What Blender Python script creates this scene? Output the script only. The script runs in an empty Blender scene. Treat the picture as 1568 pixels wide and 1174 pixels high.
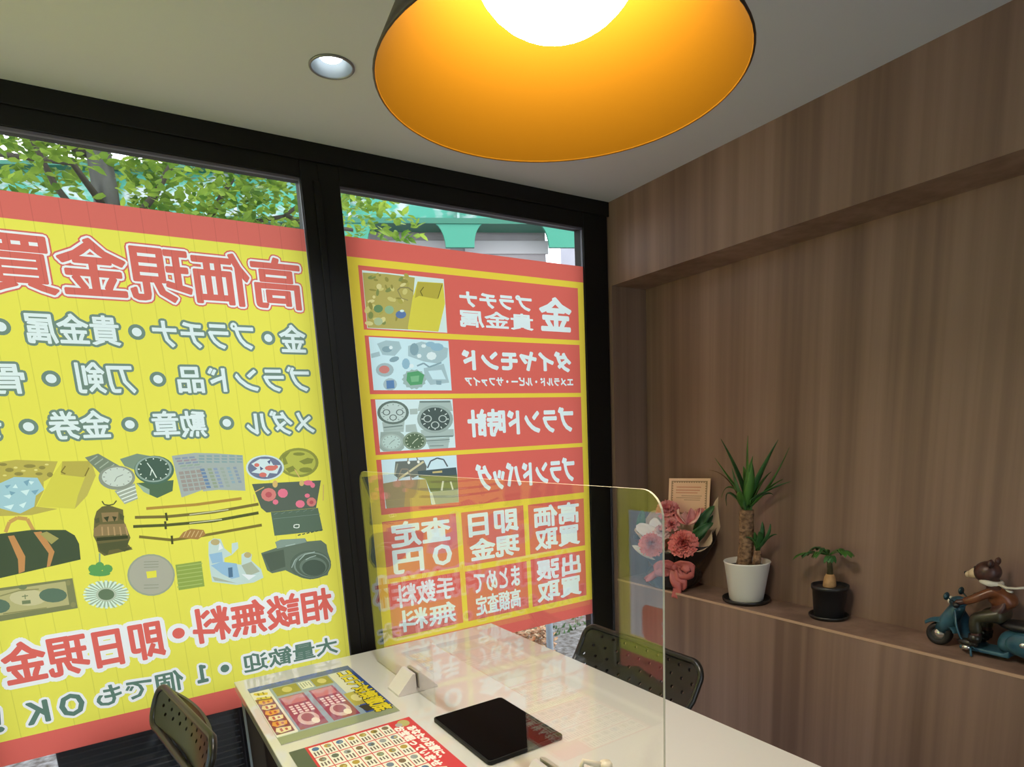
import bpy, bmesh, math, random
from math import pi, sin, cos, radians, hypot, atan2
from mathutils import Vector, Matrix
from mathutils.geometry import delaunay_2d_cdt
from collections import Counter

SC = bpy.context.scene
COL = SC.collection

# ------------------------------------------------------------------ camera
FPX, CX, CY = 970.918, 809.685, 860.846            # focal length and principal point, pixels of the 1568x1174 frame
PITCH, YAW, ROLL = 0.198646, 0.575522, -0.047787
CAM_Z = 1.42


def rot_rows():
    cx, sx = cos(PITCH), sin(PITCH)
    cy, sy = cos(YAW), sin(YAW)
    cz, sz = cos(ROLL), sin(ROLL)
    B = Matrix(((1, 0, 0), (0, 0, -1), (0, 1, 0)))
    Rz = Matrix(((cy, -sy, 0), (sy, cy, 0), (0, 0, 1)))
    Rx = Matrix(((1, 0, 0), (0, cx, -sx), (0, sx, cx)))
    Rr = Matrix(((cz, -sz, 0), (sz, cz, 0), (0, 0, 1)))
    return Rr @ Rx @ B @ Rz


R = rot_rows()
cam_d = bpy.data.cameras.new('camera')
cam = bpy.data.objects.new('camera', cam_d)
COL.objects.link(cam)
M = Matrix.Identity(4)
for i in range(3):
    M[i][0] = R[0][i]
    M[i][1] = -R[1][i]
    M[i][2] = -R[2][i]
M[2][3] = CAM_Z
cam.matrix_world = M
cam_d.sensor_fit = 'HORIZONTAL'
cam_d.sensor_width = 36.0
cam_d.lens = FPX / 1568 * 36.0
cam_d.shift_x = (784 - CX) / 1568
cam_d.shift_y = (CY - 587) / 1568
cam_d.clip_start = 0.05
cam_d.clip_end = 200
SC.camera = cam

# ------------------------------------------------------------------ view, world
SC.view_settings.view_transform = 'Standard'
SC.view_settings.look = 'None'
SC.view_settings.exposure = 0.35
SC.view_settings.gamma = 1.0
SC.view_settings.use_curve_mapping = False
SC.cycles.max_bounces = 14
SC.cycles.diffuse_bounces = 6
SC.cycles.glossy_bounces = 5
SC.cycles.transmission_bounces = 8
SC.cycles.transparent_max_bounces = 24
SC.cycles.caustics_reflective = False
SC.cycles.caustics_refractive = False
SC.cycles.sample_clamp_indirect = 6.0

W = bpy.data.worlds.new('overcast_sky')
SC.world = W
W.use_nodes = True
nt = W.node_tree
nt.nodes.clear()
wo = nt.nodes.new('ShaderNodeOutputWorld')
bg = nt.nodes.new('ShaderNodeBackground')
tc = nt.nodes.new('ShaderNodeTexCoord')
sp = nt.nodes.new('ShaderNodeSeparateXYZ')
cr = nt.nodes.new('ShaderNodeValToRGB')
nt.links.new(tc.outputs['Generated'], sp.inputs[0])
nt.links.new(sp.outputs[2], cr.inputs[0])
cr.color_ramp.elements[0].position = 0.0
cr.color_ramp.elements[0].color = (0.80, 0.88, 1.0, 1)
cr.color_ramp.elements[1].position = 0.7
cr.color_ramp.elements[1].color = (1.0, 1.0, 1.0, 1)
nt.links.new(cr.outputs[0], bg.inputs[0])
bg.inputs[1].default_value = SKY_STRENGTH = 2.85
nt.links.new(bg.outputs[0], wo.inputs[0])

# strengths of the room's own lamps
GLOBE_GLOW = 64.0
DOWNLIGHT_GLOW = 4.5


# ------------------------------------------------------------------ materials
def lin(c):
    c /= 255.0
    return c / 12.92 if c <= 0.04045 else ((c + 0.055) / 1.055) ** 2.4


def srgb(h):
    return tuple(lin(int(h[i:i + 2], 16)) for i in (0, 2, 4))


MATS = {}


def mat(name, color=(0.5, 0.5, 0.5), rough=0.6, metal=0.0, spec=0.5, **kw):
    if name in MATS:
        return MATS[name]
    if isinstance(color, str):
        color = srgb(color)
    m = bpy.data.materials.new(name)
    m.use_nodes = True
    b = m.node_tree.nodes['Principled BSDF']
    b.inputs['Base Color'].default_value = (*color, 1)
    b.inputs['Roughness'].default_value = rough
    b.inputs['Metallic'].default_value = metal
    b.inputs['Specular IOR Level'].default_value = spec
    for k, v in kw.items():
        b.inputs[k].default_value = v
    m.diffuse_color = (*color, 1)
    MATS[name] = m
    return m


def noise_mat(name, c1, c2, scale=(10, 10, 10), detail=4, rough=0.6, lo=0.35, hi=0.65, spec=0.4, bump=0.0, c3=None):
    """Two (or three) colours mixed by stretched noise in object space."""
    m = mat(name, c1, rough, spec=spec)
    t = m.node_tree
    b = t.nodes['Principled BSDF']
    co = t.nodes.new('ShaderNodeTexCoord')
    mp = t.nodes.new('ShaderNodeMapping')
    mp.inputs['Scale'].default_value = scale
    nz = t.nodes.new('ShaderNodeTexNoise')
    nz.inputs['Scale'].default_value = 1.0
    nz.inputs['Detail'].default_value = detail
    r = t.nodes.new('ShaderNodeValToRGB')
    c1 = srgb(c1) if isinstance(c1, str) else c1
    c2 = srgb(c2) if isinstance(c2, str) else c2
    r.color_ramp.elements[0].position = lo
    r.color_ramp.elements[0].color = (*c1, 1)
    r.color_ramp.elements[1].position = hi
    r.color_ramp.elements[1].color = (*c2, 1)
    if c3:
        e = r.color_ramp.elements.new(min(1, hi + 0.12))
        e.color = (*(srgb(c3) if isinstance(c3, str) else c3), 1)
    t.links.new(co.outputs['Object'], mp.inputs[0])
    t.links.new(mp.outputs[0], nz.inputs['Vector'])
    t.links.new(nz.outputs['Fac'], r.inputs[0])
    t.links.new(r.outputs[0], b.inputs['Base Color'])
    if bump:
        bp = t.nodes.new('ShaderNodeBump')
        bp.inputs['Strength'].default_value = bump
        bp.inputs['Distance'].default_value = 0.01
        t.links.new(nz.outputs['Fac'], bp.inputs['Height'])
        t.links.new(bp.outputs[0], b.inputs['Normal'])
    return m


def wood_mat(name, cols, axis='yz', rough=0.5):
    """Vertical laminated wood strips: wide tone bands, fine streaks and cross grain."""
    m = mat(name, cols[0], rough, spec=0.35)
    t = m.node_tree
    b = t.nodes['Principled BSDF']
    co = t.nodes.new('ShaderNodeTexCoord')

    def nz(scale, detail, rgh=0.5):
        mp = t.nodes.new('ShaderNodeMapping')
        mp.inputs['Scale'].default_value = scale
        n = t.nodes.new('ShaderNodeTexNoise')
        n.inputs['Scale'].default_value = 1.0
        n.inputs['Detail'].default_value = detail
        n.inputs['Roughness'].default_value = rgh
        t.links.new(co.outputs['Object'], mp.inputs[0])
        t.links.new(mp.outputs[0], n.inputs['Vector'])
        return n.outputs['Fac']
    wide = nz((7, 7, 0.22), 2)
    mid = nz((22, 22, 0.45), 2)
    fine = nz((130, 130, 2.0), 2, 0.5)

    def mix(a, bb, f):
        x = t.nodes.new('ShaderNodeMix')
        x.data_type = 'FLOAT'
        x.inputs['Factor'].default_value = f
        t.links.new(a, x.inputs['A'])
        t.links.new(bb, x.inputs['B'])
        return x.outputs['Result']
    v = mix(mix(wide, mid, 0.40), fine, 0.08)
    r = t.nodes.new('ShaderNodeValToRGB')
    el = r.color_ramp.elements
    el[0].position, el[0].color = 0.36, (*cols[0], 1)
    el[1].position, el[1].color = 0.64, (*cols[2], 1)
    e = el.new(0.5)
    e.color = (*cols[1], 1)
    t.links.new(v, r.inputs[0])
    t.links.new(r.outputs[0], b.inputs['Base Color'])
    return m


def glass_mat(name, tint=(1, 1, 1), ior=1.45, rough=0.0, gain=1.0):
    """Clear sheet: Fresnel mix of see-through and mirror reflection."""
    m = bpy.data.materials.new(name)
    m.use_nodes = True
    t = m.node_tree
    t.nodes.clear()
    o = t.nodes.new('ShaderNodeOutputMaterial')
    mx = t.nodes.new('ShaderNodeMixShader')
    tr = t.nodes.new('ShaderNodeBsdfTransparent')
    gl = t.nodes.new('ShaderNodeBsdfGlossy')
    # Schlick's form of Fresnel, the same from both sides of the sheet
    ge = t.nodes.new('ShaderNodeNewGeometry')
    dt = t.nodes.new('ShaderNodeVectorMath')
    dt.operation = 'DOT_PRODUCT'
    t.links.new(ge.outputs['Normal'], dt.inputs[0])
    t.links.new(ge.outputs['Incoming'], dt.inputs[1])

    def math(op, x, y):
        q = t.nodes.new('ShaderNodeMath')
        q.operation = op
        for k, w in enumerate((x, y)):
            if w is None:
                continue
            if isinstance(w, float):
                q.inputs[k].default_value = w
            else:
                t.links.new(w, q.inputs[k])
        return q.outputs[0]
    f0 = ((ior - 1) / (ior + 1)) ** 2
    cosv = math('ABSOLUTE', dt.outputs['Value'], None)
    fac = math('ADD', math('MULTIPLY', math('POWER', math('SUBTRACT', 1.0, cosv), 5.0), 1 - f0), f0)
    tr.inputs[0].default_value = (*tint, 1)
    gl.inputs['Roughness'].default_value = rough
    gl.inputs['Color'].default_value = (gain, gain, gain, 1)
    t.links.new(fac, mx.inputs[0])
    t.links.new(tr.outputs[0], mx.inputs[1])
    t.links.new(gl.outputs[0], mx.inputs[2])
    t.links.new(mx.outputs[0], o.inputs[0])
    MATS[name] = m
    return m


def glow_mat(name, color, strength):
    m = mat(name, color, 0.5)
    b = m.node_tree.nodes['Principled BSDF']
    b.inputs['Emission Color'].default_value = (*color, 1)
    b.inputs['Emission Strength'].default_value = strength
    return m


FILM_GAIN = 1.18          # print density of the translucent window film


def film(h, seams=False):
    """Printed translucent window film: scatters daylight through, and reflects the room a little."""
    key = 'film_' + h + ('_seamed' if seams else '')
    if key in MATS:
        return MATS[key]
    c = tuple(min(0.93, x * FILM_GAIN + 0.004) for x in srgb(h))
    m = bpy.data.materials.new(key)
    m.use_nodes = True
    m.diffuse_color = (*c, 1)
    t = m.node_tree
    t.nodes.clear()
    o = t.nodes.new('ShaderNodeOutputMaterial')
    a = t.nodes.new('ShaderNodeAddShader')
    mx = t.nodes.new('ShaderNodeMixShader')
    mx.inputs[0].default_value = 0.80
    di = t.nodes.new('ShaderNodeBsdfDiffuse')
    tr = t.nodes.new('ShaderNodeBsdfTranslucent')
    di.inputs[0].default_value = (*c, 1)
    tr.inputs[0].default_value = (*c, 1)
    if seams:
        co = t.nodes.new('ShaderNodeTexCoord')
        s = t.nodes.new('ShaderNodeSeparateXYZ')
        pm = t.nodes.new('ShaderNodeMath')
        pm.operation = 'PINGPONG'
        pm.inputs[1].default_value = 0.0298
        lt = t.nodes.new('ShaderNodeMath')
        lt.operation = 'LESS_THAN'
        lt.inputs[1].default_value = 0.0009
        cm = t.nodes.new('ShaderNodeMix')
        cm.data_type = 'RGBA'
        cm.inputs['A'].default_value = (*c, 1)
        cm.inputs['B'].default_value = (*(x * 0.86 for x in c), 1)
        t.links.new(co.outputs['Object'], s.inputs[0])
        t.links.new(s.outputs[0], pm.inputs[0])
        t.links.new(pm.outputs[0], lt.inputs[0])
        t.links.new(lt.outputs[0], cm.inputs['Factor'])
        t.links.new(cm.outputs['Result'], di.inputs[0])
        t.links.new(cm.outputs['Result'], tr.inputs[0])
    t.links.new(di.outputs[0], mx.inputs[1])
    t.links.new(tr.outputs[0], mx.inputs[2])
    t.links.new(mx.outputs[0], o.inputs[0])
    MATS[key] = m
    return m


def ink(h):
    return mat('ink_' + h, h, 0.35)


# ------------------------------------------------------------------ object helpers
def tag(o, label=None, cat=None, group=None, kind=None):
    if label:
        o['label'] = label
    if cat:
        o['category'] = cat
    if group:
        o['group'] = group
    if kind:
        o['kind'] = kind
    return o


def thing(name, label, cat, loc=(0, 0, 0), rotz=0.0, group=None):
    o = bpy.data.objects.new(name, None)
    COL.objects.link(o)
    o.location = loc
    o.rotation_euler = (0, 0, rotz)
    o.empty_display_size = 0.05
    return tag(o, label, cat, group)


class MB:
    """Collects shapes into one mesh."""

    def __init__(self):
        self.v, self.f, self.m, self.s = [], [], [], []

    def add(self, verts, faces, mi=0, smooth=False):
        n = len(self.v)
        self.v += [tuple(p) for p in verts]
        self.f += [tuple(i + n for i in f) for f in faces]
        self.m += [mi] * len(faces)
        self.s += [smooth] * len(faces)
        return self

    def box(self, x0, y0, z0, x1, y1, z1, mi=0):
        v = [(x, y, z) for z in (z0, z1) for y in (y0, y1) for x in (x0, x1)]
        return self.add(v, [(0, 2, 3, 1), (4, 5, 7, 6), (0, 1, 5, 4), (2, 6, 7, 3), (0, 4, 6, 2), (1, 3, 7, 5)], mi)

    def tube(self, pts, rad, n=10, mi=0, caps=True, flat=1.0):
        pts = [Vector(p) for p in pts]
        rad = rad if isinstance(rad, (list, tuple)) else [rad] * len(pts)
        vs, fs, prev = [], [], None
        for i, p in enumerate(pts):
            a = pts[min(i + 1, len(pts) - 1)] - pts[max(i - 1, 0)]
            a.normalize()
            if prev is None:
                u = a.cross(Vector((0, 0, 1)))
                if u.length < 1e-3:
                    u = a.cross(Vector((1, 0, 0)))
            else:
                u = prev - a * prev.dot(a)
            u.normalize()
            prev = u
            w = a.cross(u)
            for k in range(n):
                t = 2 * pi * k / n
                vs.append(p + (u * cos(t) + w * sin(t) * flat) * rad[i])
        for i in range(len(pts) - 1):
            for k in range(n):
                a, b = i * n + k, i * n + (k + 1) % n
                fs.append((a, b, b + n, a + n))
        if caps:
            fs.append(tuple(range(n))[::-1])
            fs.append(tuple(range((len(pts) - 1) * n, len(pts) * n)))
        return self.add(vs, fs, mi, True)

    def lathe(self, prof, n=40, c=(0, 0, 0), mi=0, close=False, mis=None):
        vs, k = [], len(prof)
        for r, z in prof:
            for i in range(n):
                t = 2 * pi * i / n
                vs.append((c[0] + r * cos(t), c[1] + r * sin(t), c[2] + z))
        for j in range(k - 1 if not close else k):
            j2 = (j + 1) % k
            fs = [(j * n + i, j * n + (i + 1) % n, j2 * n + (i + 1) % n, j2 * n + i) for i in range(n)]
            base = len(self.v)
            if j == 0:
                self.v += [tuple(p) for p in vs]
                self._lb = base
            self.f += [tuple(x + self._lb for x in f) for f in fs]
            self.m += [mis[j] if mis else mi] * n
            self.s += [True] * n
        return self

    def ball(self, c, r, n=14, mi=0, sq=(1, 1, 1)):
        vs, fs = [], []
        rings = n // 2
        for j in range(rings + 1):
            ph = pi * j / rings
            for i in range(n):
                t = 2 * pi * i / n
                vs.append((c[0] + r * sq[0] * sin(ph) * cos(t), c[1] + r * sq[1] * sin(ph) * sin(t), c[2] + r * sq[2] * cos(ph)))
        for j in range(rings):
            for i in range(n):
                a, b = j * n + i, j * n + (i + 1) % n
                fs.append((a, a + n, b + n, b))
        return self.add(vs, fs, mi, True)

    def prism(self, poly, axis, a0, a1, mi=0, smooth=False):
        """Extrude a 2-D outline along x, y or z between a0 and a1."""
        def p3(p, a):
            return {'x': (a, p[0], p[1]), 'y': (p[0], a, p[1]), 'z': (p[0], p[1], a)}[axis]
        n = len(poly)
        vs = [p3(p, a0) for p in poly] + [p3(p, a1) for p in poly]
        fs = [tuple(range(n))[::-1], tuple(range(n, 2 * n))]
        fs += [(i, (i + 1) % n, (i + 1) % n + n, i + n) for i in range(n)]
        return self.add(vs, fs, mi, smooth)

    def grid(self, fn, nu, nv, mi=0, smooth=True, thick=0.0):
        """Surface fn(u,v); with thick > 0 a closed slab offset along its normals."""
        P = [[Vector(fn(i / nu, j / nv)) for j in range(nv + 1)] for i in range(nu + 1)]
        idx = lambda i, j: i * (nv + 1) + j
        fs = [(idx(i, j), idx(i + 1, j), idx(i + 1, j + 1), idx(i, j + 1)) for i in range(nu) for j in range(nv)]
        flat = [p for r in P for p in r]
        if not thick:
            return self.add(flat, fs, mi, smooth)
        N = []
        for i in range(nu + 1):
            for j in range(nv + 1):
                a = P[min(i + 1, nu)][j] - P[max(i - 1, 0)][j]
                b = P[i][min(j + 1, nv)] - P[i][max(j - 1, 0)]
                q = a.cross(b)
                N.append(q.normalized() if q.length > 1e-9 else Vector((0, 0, 1)))
        n = len(flat)
        vs = flat + [p - q * thick for p, q in zip(flat, N)]
        fs2 = fs + [tuple(x + n for x in f[::-1]) for f in fs]
        bd = [idx(i, 0) for i in range(nu + 1)] + [idx(nu, j) for j in range(1, nv + 1)] + [idx(i, nv) for i in range(nu - 1, -1, -1)] + [idx(0, j) for j in range(nv - 1, 0, -1)]
        for a, b in zip(bd, bd[1:] + bd[:1]):
            fs2.append((b, a, a + n, b + n))
        return self.add(vs, fs2, mi, smooth)

    def xf(self, mtx, start=0):
        for i in range(start, len(self.v)):
            self.v[i] = tuple(mtx @ Vector(self.v[i]))
        return self

    def build(self, name, mats, parent=None, bevel=0.0, fix=True, auto=True, subsurf=0, loc=None):
        me = bpy.data.meshes.new(name)
        me.from_pydata(self.v, [], self.f)
        mats = mats if isinstance(mats, (list, tuple)) else [mats]
        for q in mats:
            me.materials.append(q)
        me.polygons.foreach_set('material_index', self.m)
        me.polygons.foreach_set('use_smooth', self.s)
        if fix:
            bm = bmesh.new()
            bm.from_mesh(me)
            bmesh.ops.recalc_face_normals(bm, faces=bm.faces)
            bm.to_mesh(me)
            bm.free()
        me.update()
        o = bpy.data.objects.new(name, me)
        COL.objects.link(o)
        if loc is not None:
            o.location = loc
        if parent is not None:
            o.parent = parent
        if bevel:
            b = o.modifiers.new('edge', 'BEVEL')
            b.width = bevel
            b.segments = 2
            b.limit_method = 'ANGLE'
            b.angle_limit = radians(40)
        if subsurf:
            s = o.modifiers.new('round', 'SUBSURF')
            s.levels = s.render_levels = subsurf
        return o


# ------------------------------------------------------------------ printed sheets
_txt = None
_glyphs = {}


def glyphs(text):
    """Outline triangles and boundary edges of a text string (the built-in typeface)."""
    global _txt
    if text in _glyphs:
        return _glyphs[text]
    if _txt is None:
        cu = bpy.data.curves.new('lettering', 'FONT')
        cu.resolution_u = 2
        _txt = bpy.data.objects.new('lettering', cu)
        COL.objects.link(_txt)
    _txt.data.body = text
    bpy.context.view_layer.update()
    me = _txt.to_mesh()
    V = [(v.co.x, v.co.y) for v in me.vertices]
    F = [tuple(p.vertices) for p in me.polygons]
    c = Counter()
    for f in F:
        for a, b in zip(f, f[1:] + f[:1]):
            c[(min(a, b), max(a, b))] += 1
    E = [e for e, k in c.items() if k == 1]
    _txt.to_mesh_clear()
    xs = [p[0] for p in V]
    ys = [p[1] for p in V]
    _glyphs[text] = (V, F, E, min(xs), max(xs), min(ys), max(ys))
    return _glyphs[text]


class Sheet:
    """A flat print: rectangular tiles, each cut into one layer of coloured faces."""

    def __init__(self, to3d, ink_of):
        self.to3d, self.ink_of = to3d, ink_of
        self.v, self.f, self.m, self.mats, self.idx = [], [], [], [], {}

    def mi(self, c):
        if c not in self.idx:
            self.idx[c] = len(self.mats)
            self.mats.append(self.ink_of(c))
        return self.idx[c]

    def plain(self, u0, v0, u1, v1, c):
        n = len(self.v)
        self.v += [self.to3d(u0, v0), self.to3d(u1, v0), self.to3d(u1, v1), self.to3d(u0, v1)]
        self.f.append((n, n + 1, n + 2, n + 3))
        self.m.append(self.mi(c))

    def tile(self, u0, v0, u1, v1, base, shapes):
        """shapes: list of (colour, polygon) from the lowest layer to the topmost."""
        e = 1e-5
        P, F, C = [], [], []

        def put(poly, c):
            q = [(min(u1 - e, max(u0 + e, x)), min(v1 - e, max(v0 + e, y))) for x, y in poly]
            a = sum(q[i - 1][0] * q[i][1] - q[i][0] * q[i - 1][1] for i in range(len(q)))
            if abs(a) < 1e-9:
                return
            if a < 0:
                q = q[::-1]
            n = len(P)
            P.extend(Vector(p) for p in q)
            F.append(list(range(n, n + len(q))))
            C.append(c)
        n = 4
        P.extend(Vector(p) for p in ((u0, v0), (u1, v0), (u1, v1), (u0, v1)))
        F.append([0, 1, 2, 3])
        C.append(base)
        for c, poly in shapes:
            put(poly, c)
        V2, _, F2, _, _, O = delaunay_2d_cdt(P, [], F, 0, 1e-7, True)
        n = len(self.v)
        self.v += [self.to3d(p.x, p.y) for p in V2]
        for f, o in zip(F2, O):
            self.f.append(tuple(i + n for i in f))
            self.m.append(self.mi(C[max(o)] if o else base))

    def build(self, name, parent=None):
        me = bpy.data.meshes.new(name)
        me.from_pydata(self.v, [], self.f)
        for q in self.mats:
            me.materials.append(q)
        me.polygons.foreach_set('material_index', self.m)
        me.update()
        o = bpy.data.objects.new(name, me)
        COL.objects.link(o)
        if parent is not None:
            o.parent = parent
        return o


def text_shapes(text, u0, v0, u1, v1, layers, mirror=False):
    """Lettering fitted to a box. layers: [(colour, stroke width)], widest first; the glyph fill takes the last colour."""
    V, F, E, a0, a1, b0, b1 = glyphs(text)
    su, sv = (u1 - u0) / (a1 - a0), (v1 - v0) / (b1 - b0)
    if mirror:
        Q = [(u1 - (x - a0) * su, v0 + (y - b0) * sv) for x, y in V]
    else:
        Q = [(u0 + (x - a0) * su, v0 + (y - b0) * sv) for x, y in V]
    out = []
    for c, w in layers:
        if w > 0:
            for i, j in E:
                (x0, y0), (x1, y1) = Q[i], Q[j]
                l = hypot(x1 - x0, y1 - y0)
                if l < 1e-7:
                    continue
                t = atan2(y1 - y0, x1 - x0)
                poly = [(x1 + w * cos(t + k), y1 + w * sin(t + k)) for k in (-pi / 2, -pi / 5, pi / 5, pi / 2)]
                poly += [(x0 + w * cos(t + k), y0 + w * sin(t + k)) for k in (pi / 2, pi * .8, pi * 1.2, pi * 1.5)]
                out.append((c, poly))
        for f in F:
            out.append((c, [Q[i] for i in f]))
    return out


def rect(u0, v0, u1, v1):
    return [(u0, v0), (u1, v0), (u1, v1), (u0, v1)]


def disc(u, v, r, n=14, rv=None):
    rv = rv or r
    return [(u + r * cos(2 * pi * i / n), v + rv * sin(2 * pi * i / n)) for i in range(n)]


def art(block):
    """Parse 'rrggbb:x,y x,y ...' lines (tenths of a millimetre) into coloured polygons."""
    out = []
    for ln in block.strip().split('\n'):
        c, pts = ln.split(':')
        out.append((c, [tuple(int(q) / 1e4 for q in p.split(',')) for p in pts.split()]))
    return out


def rounded(x0, y0, x1, y1, r, n=5):
    """Rounded rectangle outline; r is one radius or four (from x0,y0 counter-clockwise)."""
    r = r if isinstance(r, (list, tuple)) else [r] * 4
    out = []
    for (cx, cy, a), q in zip(((x0 + r[0], y0 + r[0], pi), (x1 - r[1], y0 + r[1], 1.5 * pi), (x1 - r[2], y1 - r[2], 0), (x0 + r[3], y1 - r[3], .5 * pi)), r):
        if q < 1e-6:
            out.append((cx, cy))
            continue
        out += [(cx + q * cos(a + k * pi / 2 / n), cy + q * sin(a + k * pi / 2 / n)) for k in range(n + 1)]
    return out

# ================================================================== SETTING
WY = 2.100            # window plane
XF, XB = 1.812, 2.000  # front of the wood wall, back of its niche
ZC, ZS, ZH = 2.305, 0.778, 1.993   # ceiling, niche shelf, underside of the header
YN, YB, XL = 2.079, -1.55, -0.51   # niche end, back wall, left wall

BLACK = mat('black_aluminium', (0.0075, 0.007, 0.0065), 0.5, spec=0.22)
GASKET = mat('grey_gasket', (0.11, 0.10, 0.13), 0.45)
PLASTER = mat('ceiling_paint', (0.56, 0.60, 0.68), 0.85, spec=0.2)
WALLP = mat('wall_paint', (0.70, 0.68, 0.65), 0.8, spec=0.2)
WOOD = wood_mat('walnut_laminate', ((0.156, 0.096, 0.071), (0.228, 0.146, 0.109), (0.298, 0.197, 0.150)))
EDGE = mat('laminate_edge', (0.46, 0.30, 0.20), 0.5)
GLASS = glass_mat('window_glass', (0.97, 0.985, 0.98), 1.45)
FLOORM = noise_mat('floor_vinyl', (0.16, 0.14, 0.12), (0.22, 0.19, 0.165), (3, 30, 3), rough=0.45)

tag(MB().box(XL - .1, YB - .1, -.06, XB + .1, WY + .06, 0).build('floor', FLOORM), kind='structure')

# ceiling with a round hole for the downlight
DL = (0.592, 1.675)
DR = 0.049
ring = [Vector((DL[0] + DR * cos(2 * pi * i / 32), DL[1] + DR * sin(2 * pi * i / 32))) for i in range(32)]
cor = [Vector(p) for p in ((XL - .1, YB - .1), (XB + .1, YB - .1), (XB + .1, WY + .06), (XL - .1, WY + .06))]
v2, _, f2, _, _, og = delaunay_2d_cdt(cor + ring, [], [[0, 1, 2, 3], list(range(4, 36))], 0, 1e-6, True)
keep = [f for f, o in zip(f2, og) if 1 not in o]
mb = MB().add([(p.x, p.y, ZC) for p in v2], keep)
mb.add([(p.x, p.y, ZC + .10) for p in v2], keep)
n0 = len(mb.v)
mb.add([(p.x, p.y, ZC) for p in ring] + [(p.x, p.y, ZC + .10) for p in ring], [(i, (i + 1) % 32, (i + 1) % 32 + 32, i + 32) for i in range(32)])
tag(mb.build('ceiling', PLASTER, fix=False), kind='structure')

# wood wall with a long niche
wr = tag(MB().box(XB, YB, 0, XB + .1, WY + .06, ZC).build('wall_right', WOOD), kind='structure')       # niche back
tag(MB().box(XF, YB, ZH, XB, YN, ZC).build('trim_3', WOOD), kind='structure')                              # header
wl_ = tag(MB().box(XF, YB, 0, XB, YN, ZS).build('trim_4', WOOD), kind='structure')                         # lower part, its top is the shelf
tag(MB().box(XF, YN, 0, XB, WY + .06, ZC).build('trim_5', WOOD), kind='structure')                         # niche end
MB().box(XF - .0015, YB, ZS - .007, XF + .004, YN, ZS + .0006).build('shelf_edge', EDGE, wl_)

DX0, DX1, DZ = .10, 1.28, 2.10      # added glazed opening behind the viewer, lets in neutral daylight
tag(MB().box(XL - .1, YB - .1, 0, DX0, YB, ZC).box(DX1, YB - .1, 0, XB + .1, YB, ZC).box(DX0, YB - .1, DZ, DX1, YB, ZC).build('wall_back', WALLP), kind='structure')
fill_door = tag(thing('fill_door_1', None, None), kind='structure')
m = MB()
for x0, x1 in ((DX0, DX0 + .05), (.665, .715), (DX1 - .05, DX1)):
    m.box(x0, YB - .08, 0, x1, YB - .03, DZ)
for x0, x1 in ((DX0 + .05, .665), (.715, DX1 - .05)):
    m.box(x0, YB - .08, 0, x1, YB - .03, .09).box(x0, YB - .08, DZ - .06, x1, YB - .03, DZ)
m.build('fill_door_frame', BLACK, fill_door)
MB().box(DX0 + .05, YB - .058, .09, .665, YB - .052, DZ - .06).build('glass_pane', GLASS, fill_door)
MB().box(.715, YB - .058, .09, DX1 - .05, YB - .052, DZ - .06).build('glass_pane', GLASS, fill_door)
MB().tube([(.63, YB - .02, .85), (.63, YB - .005, .88), (.63, YB - .005, 1.25), (.63, YB - .02, 1.28)], .012, 10).build('handle', mat('brushed_steel', (0.5, 0.5, 0.5), .3, .9), fill_door)
# left wall: plain behind, glazed next to the window corner
LW0, LW1 = 0.80, 2.085
w = MB()
w.box(XL - .1, YB, 0, XL, LW0 - .06, ZC)
tag(w.build('wall_left', WALLP), kind='structure')


def window(n, axis, a0, a1, z0, z1, w0, w1, zl, zt):
    """Glazed bay: black frame w0..w1 x zl..zt round an opening a0..a1 x z0..z1."""
    root = thing('window_%d' % n, None, None)
    tag(root, kind='structure')
    f, g = MB(), MB()

    def bx(m, p0, q0, p1, q1, d0, d1):
        if axis == 'x':
            m.box(p0, WY + d0, q0, p1, WY + d1, q1)
        else:
            m.box(XL - d1, p0, q0, XL - d0, p1, q1)
    for m, d0, d1, e in ((f, -.006, .055, 0),):
        bx(m, w0, zl, a0, zt, d0, d1)
        bx(m, a1, zl, w1, zt, d0, d1)
        bx(m, a0, zl, a1, z0, d0, d1)
        bx(m, a0, z1, a1, zt, d0, d1)
    e = .007
    bx(g, a0, z0, a0 + e * .4, z1, .0012, .012)
    bx(g, a1 - e * .4, z0, a1, z1, .0012, .012)
    bx(g, a0, z0, a1, z0 + e, .0012, .012)
    bx(g, a0, z1 - e, a1, z1, .0012, .012)
    f.build('window_frame', BLACK, root, bevel=.002)
    g.build('gasket', GASKET, root)
    p = MB()
    bx(p, a0, z0, a1, z1, .003, .009)
    p.build('glass_pane', GLASS, root, fix=True)
    return root


window(1, 'x', -.388, .612, .10, 2.206, XL, .665, 0, ZC)
window(2, 'x', .730, 1.686, .10, 2.200, .665, XF - .006, 0, ZC)
window(3, 'y', LW0 + .02, 2.06, .10, 2.203, LW0 - .06, LW1, 0, ZC)
# raised rib on the mullion and stepped head of the black frame
tag(MB().box(.648, WY - .012, .0, .668, WY - .006, 2.20).build('trim_1', BLACK, bevel=.002), kind='structure')
tag(MB().box(XL, WY - .014, 2.252, XF, WY - .006, ZC).build('trim_2', BLACK, bevel=.002), kind='structure')

# ================================================================== WINDOW FILMS
FY = WY + .0012
R1, R2, Y1, WH = 'd06a5f', 'd8665c', 'e0d957', 'e2edef'
GN = '70877a'
TXW = 'd9e9ea'

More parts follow.
